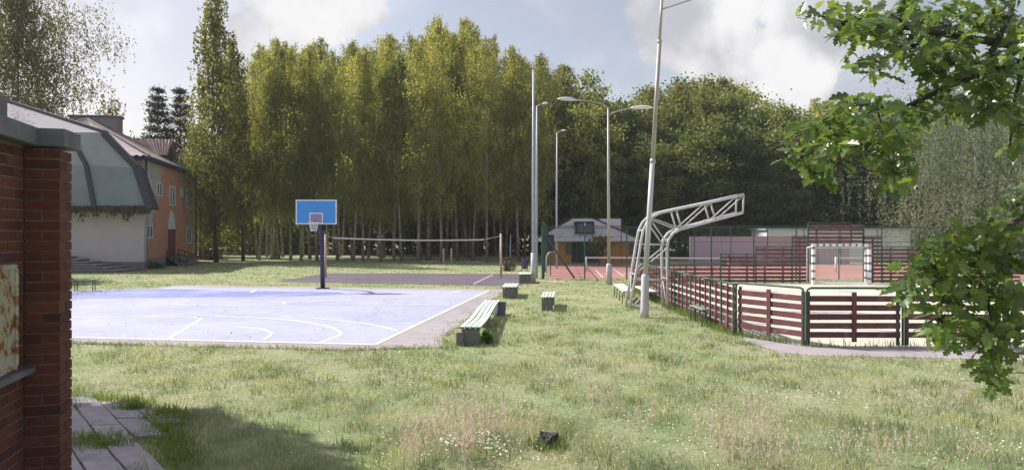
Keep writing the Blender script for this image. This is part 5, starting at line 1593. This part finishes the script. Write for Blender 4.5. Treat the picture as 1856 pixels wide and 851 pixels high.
# ------------------------------------------------------------------ grass
rng = np.random.default_rng(42)
def polymask(x, y, poly, grow=0.0):
    c = np.zeros(len(x), bool)
    P_ = [(p[0], p[1]) for p in poly]
    for i in range(len(P_)):
        x1, y1 = P_[i]; x2, y2 = P_[i - 1]
        cond = ((y1 > y) != (y2 > y))
        xi = (x2 - x1) * (y - y1) / ((y2 - y1) if y2 != y1 else 1e-9) + x1
        c ^= cond & (x < xi)
    return c
def patchy(x, y, s):
    return (np.sin(x * 1.3 * s + 1.7) * np.sin(y * 1.7 * s + .4) + np.sin(x * 3.1 * s + y * 2.3 * s) * .6 + np.sin(x * 6.7 * s - y * 5.1 * s + 2) * .35)
def blades(x, y, h, w, lean, name, m, label, cat, root=None):
    n = len(x)
    az = rng.uniform(0, 2 * np.pi, n); l = h * np.abs(rng.normal(0, lean, n)); fa = rng.uniform(0, np.pi, n)
    bx, by = np.cos(fa) * w, np.sin(fa) * w
    z0 = np.zeros(n) - .005
    mx_, my_ = x + np.cos(az) * l * .35, y + np.sin(az) * l * .35
    tx, ty = x + np.cos(az) * l, y + np.sin(az) * l
    V = np.stack([np.stack([x - bx, y - by, z0], 1), np.stack([x + bx, y + by, z0], 1),
                  np.stack([mx_ + bx * .75, my_ + by * .75, h * .55], 1), np.stack([mx_ - bx * .75, my_ - by * .75, h * .55], 1),
                  np.stack([tx, ty, h], 1)], 1).reshape(-1, 3)
    b_ = np.arange(n)[:, None] * 5
    F = np.concatenate([b_ + np.array([[0, 1, 2]]), b_ + np.array([[0, 2, 3]]), b_ + np.array([[3, 2, 4]])])
    o = np_mesh(name, V, F, m)
    return tag(o, label, cat, None, 'stuff')
def scatter(d0, d1, dens, margin=1.0):
    """uniform points on the visible wedge of lawn between two distances"""
    A = .80 * (d1 ** 2 - d0 ** 2)
    n = int(A * dens)
    d = np.sqrt(rng.uniform(d0 ** 2, d1 ** 2, n))
    x = rng.uniform(-.80, .80, n) * d
    bad = np.zeros(n, bool)
    for poly in (APRON, VOLLEY, TENNIS, PITCH, STRIP): bad |= polymask(x, d, poly)
    sp_ = polymask(x, d, SLAB_POLY)
    bad |= sp_
    ok = ~bad
    return x[ok], d[ok]
parts = []
for d0, d1, dens, w, h in ((5.8, 9, 1700, .0035, .085), (9, 13, 850, .0050, .072), (13, 20, 340, .008, .065), (20, 34, 90, .014, .07), (34, 62, 24, .026, .075)):
    x, y = scatter(d0, d1, dens)
    pt = patchy(x, y, 1.0)
    keep = rng.random(len(x)) < np.clip(.66 + .42 * pt, .08, 1)
    x, y, pt = x[keep], y[keep], pt[keep]
    hh = h * rng.uniform(.35, 1.15, len(x)) * (1 + .28 * pt)
    parts.append((x, y, np.maximum(hh, .015), np.full(len(x), w) * rng.uniform(.7, 1.3, len(x))))
x, y, h, w = [np.concatenate(q) for q in zip(*parts)]
blades(x, y, h, w, .75, 'lawn_grass', l_grass, 'short sunlit rough grass of the lawn', 'grass')
# greener clumps
cx_, cy_ = scatter(6, 22, 1.6)
k = 26
x = np.repeat(cx_, k) + rng.normal(0, .09, len(cx_) * k); y = np.repeat(cy_, k) + rng.normal(0, .09, len(cx_) * k)
bad = polymask(x, y, APRON) | polymask(x, y, STRIP)
x, y = x[~bad], y[~bad]
blades(x, y, rng.uniform(.05, .16, len(x)), np.full(len(x), .005), .7, 'grass_clump', l_grassgreen, 'greener taller grass clumps scattered over the lawn', 'grass')
# joints and edges of the slabs, fence feet
xs_, ys_ = [], []
for i in range(240):
    p = Vector((-5.5, 8.4, 0)) + sn * ((rs.randint(-8, 9) - .5) * SWD) + sdir * rs.uniform(-4, 4)
    if inpoly(p, SLAB_POLY) and (math.sin(p.x * 3.1 + p.y * 1.7) > -.2):
        xs_.append(p.x + rng.normal(0, .02, 14)); ys_.append(p.y + rng.normal(0, .05, 14))
for c in ((-4.95, 7.95, .28), (-4.75, 7.75, .22), (-5.3, 9.35, .12), (-5.9, 7.2, .15)):
    xs_.append(rng.normal(c[0], c[2], 420)); ys_.append(rng.normal(c[1], c[2] * .5, 420))
for i in range(90):
    t_ = rng.random()
    a = Vector((-4.95, 9.35, 0)).lerp(Vector((-4.05, 7.9, 0)), t_ * 1.6) if i < 70 else Vector((-6.7, 10.1, 0)).lerp(Vector((-5.2, 9.6, 0)), t_)
    xs_.append(rng.normal(a.x + (.05 if i < 70 else 0), .13, 28)); ys_.append(rng.normal(a.y, .12, 28))
x = np.concatenate(xs_); y = np.concatenate(ys_)
blades(x, y, rng.uniform(.05, .14, len(x)), np.full(len(x), .005), .6, 'joint_grass', l_grassgreen, 'green grass growing through the joints of the slabs', 'grass')
xs_, ys_ = [], []
for poly, i0, i1 in ((NP, 0, 6), (SP, 0, 8)):
    for a, b_ in list(zip(poly, poly[1:]))[i0:i1]:
        n = 260; t = rng.random(n)
        off = -.12 if poly is SP else -.1
        xs_.append(a[0] + (b_[0] - a[0]) * t + (off + rng.normal(0, .1, n) if poly is SP else rng.normal(0, .03, n)))
        ys_.append(a[1] + (b_[1] - a[1]) * t + (rng.normal(0, .05, n) if poly is SP else -.06 + rng.normal(0, .04, n)))
x = np.concatenate(xs_); y = np.concatenate(ys_)
keep = (rng.random(len(x)) < np.where(y < 15, .25, 1.0))
x, y = x[keep], y[keep]
blades(x, y, rng.uniform(.06, .24, len(x)), np.full(len(x), .008), .5, 'fence_grass', l_grassgreen, 'longer green grass along the foot of the pitch fence', 'grass')
xs_, ys_ = [], []
for a, b_, n in ((APRON[0], APRON[1], 2600), (APRON[1], APRON[2], 500), (APRON[2], APRON[3], 300), (APRON[3], APRON[4], 900)):
    t = rng.random(n); o_ = np.abs(rng.normal(0, .10, n)) * np.where(np.sin(t * 37) + np.sin(t * 91 + 1) > .2, 1.5, .5)
    dx, dy = b_.x - a.x, b_.y - a.y; L = math.hypot(dx, dy)
    xs_.append(a.x + dx * t - dy / L * (o_ - .06)); ys_.append(a.y + dy * t + dx / L * (o_ - .06))
x = np.concatenate(xs_); y = np.concatenate(ys_)
blades(x, y, rng.uniform(.03, .11, len(x)), np.full(len(x), .008), .7, 'edge_grass', l_grass, 'rough grass creeping over the edge of the court apron', 'grass')
n = 420; a = rng.uniform(0, 6.28, n); r_ = rng.uniform(.10, .24, n)
blades(sp.x + np.cos(a) * r_, sp.y + np.sin(a) * r_, rng.uniform(.05, .15, n), np.full(n, .0045), .5, 'stump_grass', l_grassgreen, 'longer grass growing round the dark stump', 'grass')
# dry seed stalks in the foreground
xs_, ys_, hs_ = [], [], []
for px, py, n, s_ in ((735, 845, 26, .10), (760, 830, 20, .07), (790, 815, 30, .16), (820, 800, 26, .12), (850, 838, 40, .10), (865, 790, 44, .2), (900, 790, 40, .16), (830, 760, 24, .22), (875, 745, 18, .2), (950, 810, 16, .08),
                      (1095, 745, 20, .14), (1165, 790, 12, .05), (1310, 800, 50, .14), (1325, 840, 50, .14), (1385, 800, 36, .1), (1395, 850, 40, .12), (1540, 840, 26, .2), (1355, 770, 24, .22), (1740, 745, 18, .08), (1760, 848, 16, .1), (1630, 850, 18, .15), (1215, 690, 20, .35), (1700, 740, 20, .35), (960, 745, 16, .3), (1040, 700, 10, .2), (700, 800, 10, .2)):
    c = G(px, py)
    n = int(n * .62); xs_.append(rng.normal(c.x, s_ * 1.0, n)); ys_.append(rng.normal(c.y, s_ * 1.2, n)); hs_.append(rng.uniform(.22, .52, n))
x = np.concatenate(xs_); y = np.concatenate(ys_); h = np.concatenate(hs_)
n = len(x); rep = 9
lean = rng.normal(0, .16, (n, 2))
sx_, sy_, sz_ = [], [], []
# stalks
stx = np.repeat(x, 1)
Vs = []; Fs = []; base_i = 0
tx, ty = x + lean[:, 0] * h, y + lean[:, 1] * h
w = np.full(n, .0022)
V1 = np.stack([np.stack([x - w, y, x * 0], 1), np.stack([x + w, y, x * 0], 1), np.stack([tx + w * .6, ty, h], 1), np.stack([tx - w * .6, ty, h], 1)], 1).reshape(-1, 3)
F1 = np.arange(len(V1)).reshape(-1, 4)
# seeds along the top 45 %
m2 = 20
t = rng.uniform(.5, 1.03, (n, m2))
c = np.stack([x[:, None] + lean[:, :1] * h[:, None] * t + rng.normal(0, .009, (n, m2)), y[:, None] + lean[:, 1:] * h[:, None] * t + rng.normal(0, .009, (n, m2)), h[:, None] * t], 2).reshape(-1, 3)
axis = unit(rng.normal(0, .4, c.shape) + np.array([0, 0, 1.0])); side = unit(np.cross(axis, rng.normal(0, 1, c.shape)))
l = rng.uniform(.009, .020, len(c)); V2, F2 = quads(c, axis, side, l, l * .42)
o = np_mesh('dry_stalks', np.concatenate([V1, V2]), np.concatenate([F1, F2 + len(V1)]), l_straw)
tag(o, 'dry pinkish seed stalks standing in the foreground grass', 'dry grass', None, 'stuff')
# white flowers
def flowers(spots, name, label, size, zr):
    cs = []
    for px, py, n, sx_, sy_ in spots:
        c = G(px, py); cs.append(np.stack([rng.normal(c.x, sx_, n), rng.normal(c.y, sy_, n), rng.uniform(*zr, n)], 1))
    c = np.concatenate(cs); n = len(c)
    axis = unit(rng.normal(0, 1, (n, 3)) * np.array([1, 1, .35])); nrm = unit(rng.normal(0, .35, (n, 3)) + np.array([0, -.3, 1.0])); side = unit(np.cross(axis, nrm))
    l = rng.uniform(size * .6, size * 1.2, n)
    V, F = quads(c, axis, side, l, l * .8)
    V2, F2 = quads(c + np.array([0, 0, .004]), unit(axis + side), unit(side - axis), l, l * .8)
    return tag(np_mesh(name, np.concatenate([V, V2]), np.concatenate([F, F2 + len(V)]), l_flower), label, 'flowers', None, 'stuff')
flowers([(818, 832, 34, .09, .09), (892, 830, 46, .10, .1), (868, 818, 16, .08, .06), (905, 846, 14, .06, .05), (1195, 840, 4, .05, .05), (1840, 845, 10, .05, .05), (1510, 838, 6, .08, .06)], 'yarrow_flowers', 'clusters of white flowers at the bottom of the picture', .016, (.14, .26))
spots = [(rng.uniform(650, 1856), rng.uniform(640, 840), int(rng.integers(4, 14)), .3, .3) for _ in range(150)] + [(rng.uniform(130, 1100), rng.uniform(635, 700), 14, .6, .4) for _ in range(50)] + [(1370, 722, 46, .5, .16), (1480, 725, 46, .5, .2), (1590, 745, 36, .5, .3), (1160, 705, 30, .3, .12), (1250, 705, 26, .35, .15), (1040, 682, 16, .12, .1), (1600, 665, 50, 1.0, .4), (1420, 660, 40, .8, .3), (430, 655, 60, 1.4, .5), (560, 655, 40, 1.0, .4), (1750, 680, 40, .8, .4)]
flowers(spots, 'clover_flowers', 'tiny white clover heads sprinkled over the lawn', .012, (.04, .09))
n = 900
d = np.sqrt(rng.uniform(14.2 ** 2, 31 ** 2, n)); x = rng.uniform(-18, 0, n)
near = rng.random(n) < .35
x = np.where(near, rng.uniform(-9, 12, n), x); d = np.where(near, rng.uniform(7, 20, n), d)
c = np.stack([x, d, np.where(near, rng.uniform(.03, .07, n), .022)], 1)
axis = unit(rng.normal(0, 1, (n, 3)) * np.array([1, 1, .25])); side = unit(np.cross(axis, unit(rng.normal(0, .3, (n, 3)) + np.array([0, 0, 1]))))
l = rng.uniform(.012, .032, n); V, F = quads(c, axis, side, l, l * .6)
tag(np_mesh('fallen_leaves', V, F, leafmat('fallen_leaf', [(.20, .13, .05), (.28, .20, .08), (.12, .07, .035), (.24, .24, .08)], .2, objvar=0)), 'small fallen leaves scattered over the court and lawn', 'fallen leaves', None, 'stuff')
hz_ = MB().box((0, 170, 13.5), (620, 480, 29)).build('haze', m_lamp)
hm = bpy.data.materials.new('haze_air'); hm.use_nodes = True
hn = hm.node_tree; hn.nodes.clear()
pv = hn.nodes.new('ShaderNodeVolumePrincipled'); pv.inputs['Density'].default_value = 0.00038; pv.inputs['Color'].default_value = (.92, .94, 1, 1)
ho = hn.nodes.new('ShaderNodeOutputMaterial'); hn.links.new(pv.outputs[0], ho.inputs['Volume'])
hz_.data.materials.clear(); hz_.data.materials.append(hm)
tag(hz_, 'thin pale air over the whole sports ground', 'haze', None, 'stuff')
print('objects', len(bpy.data.objects))
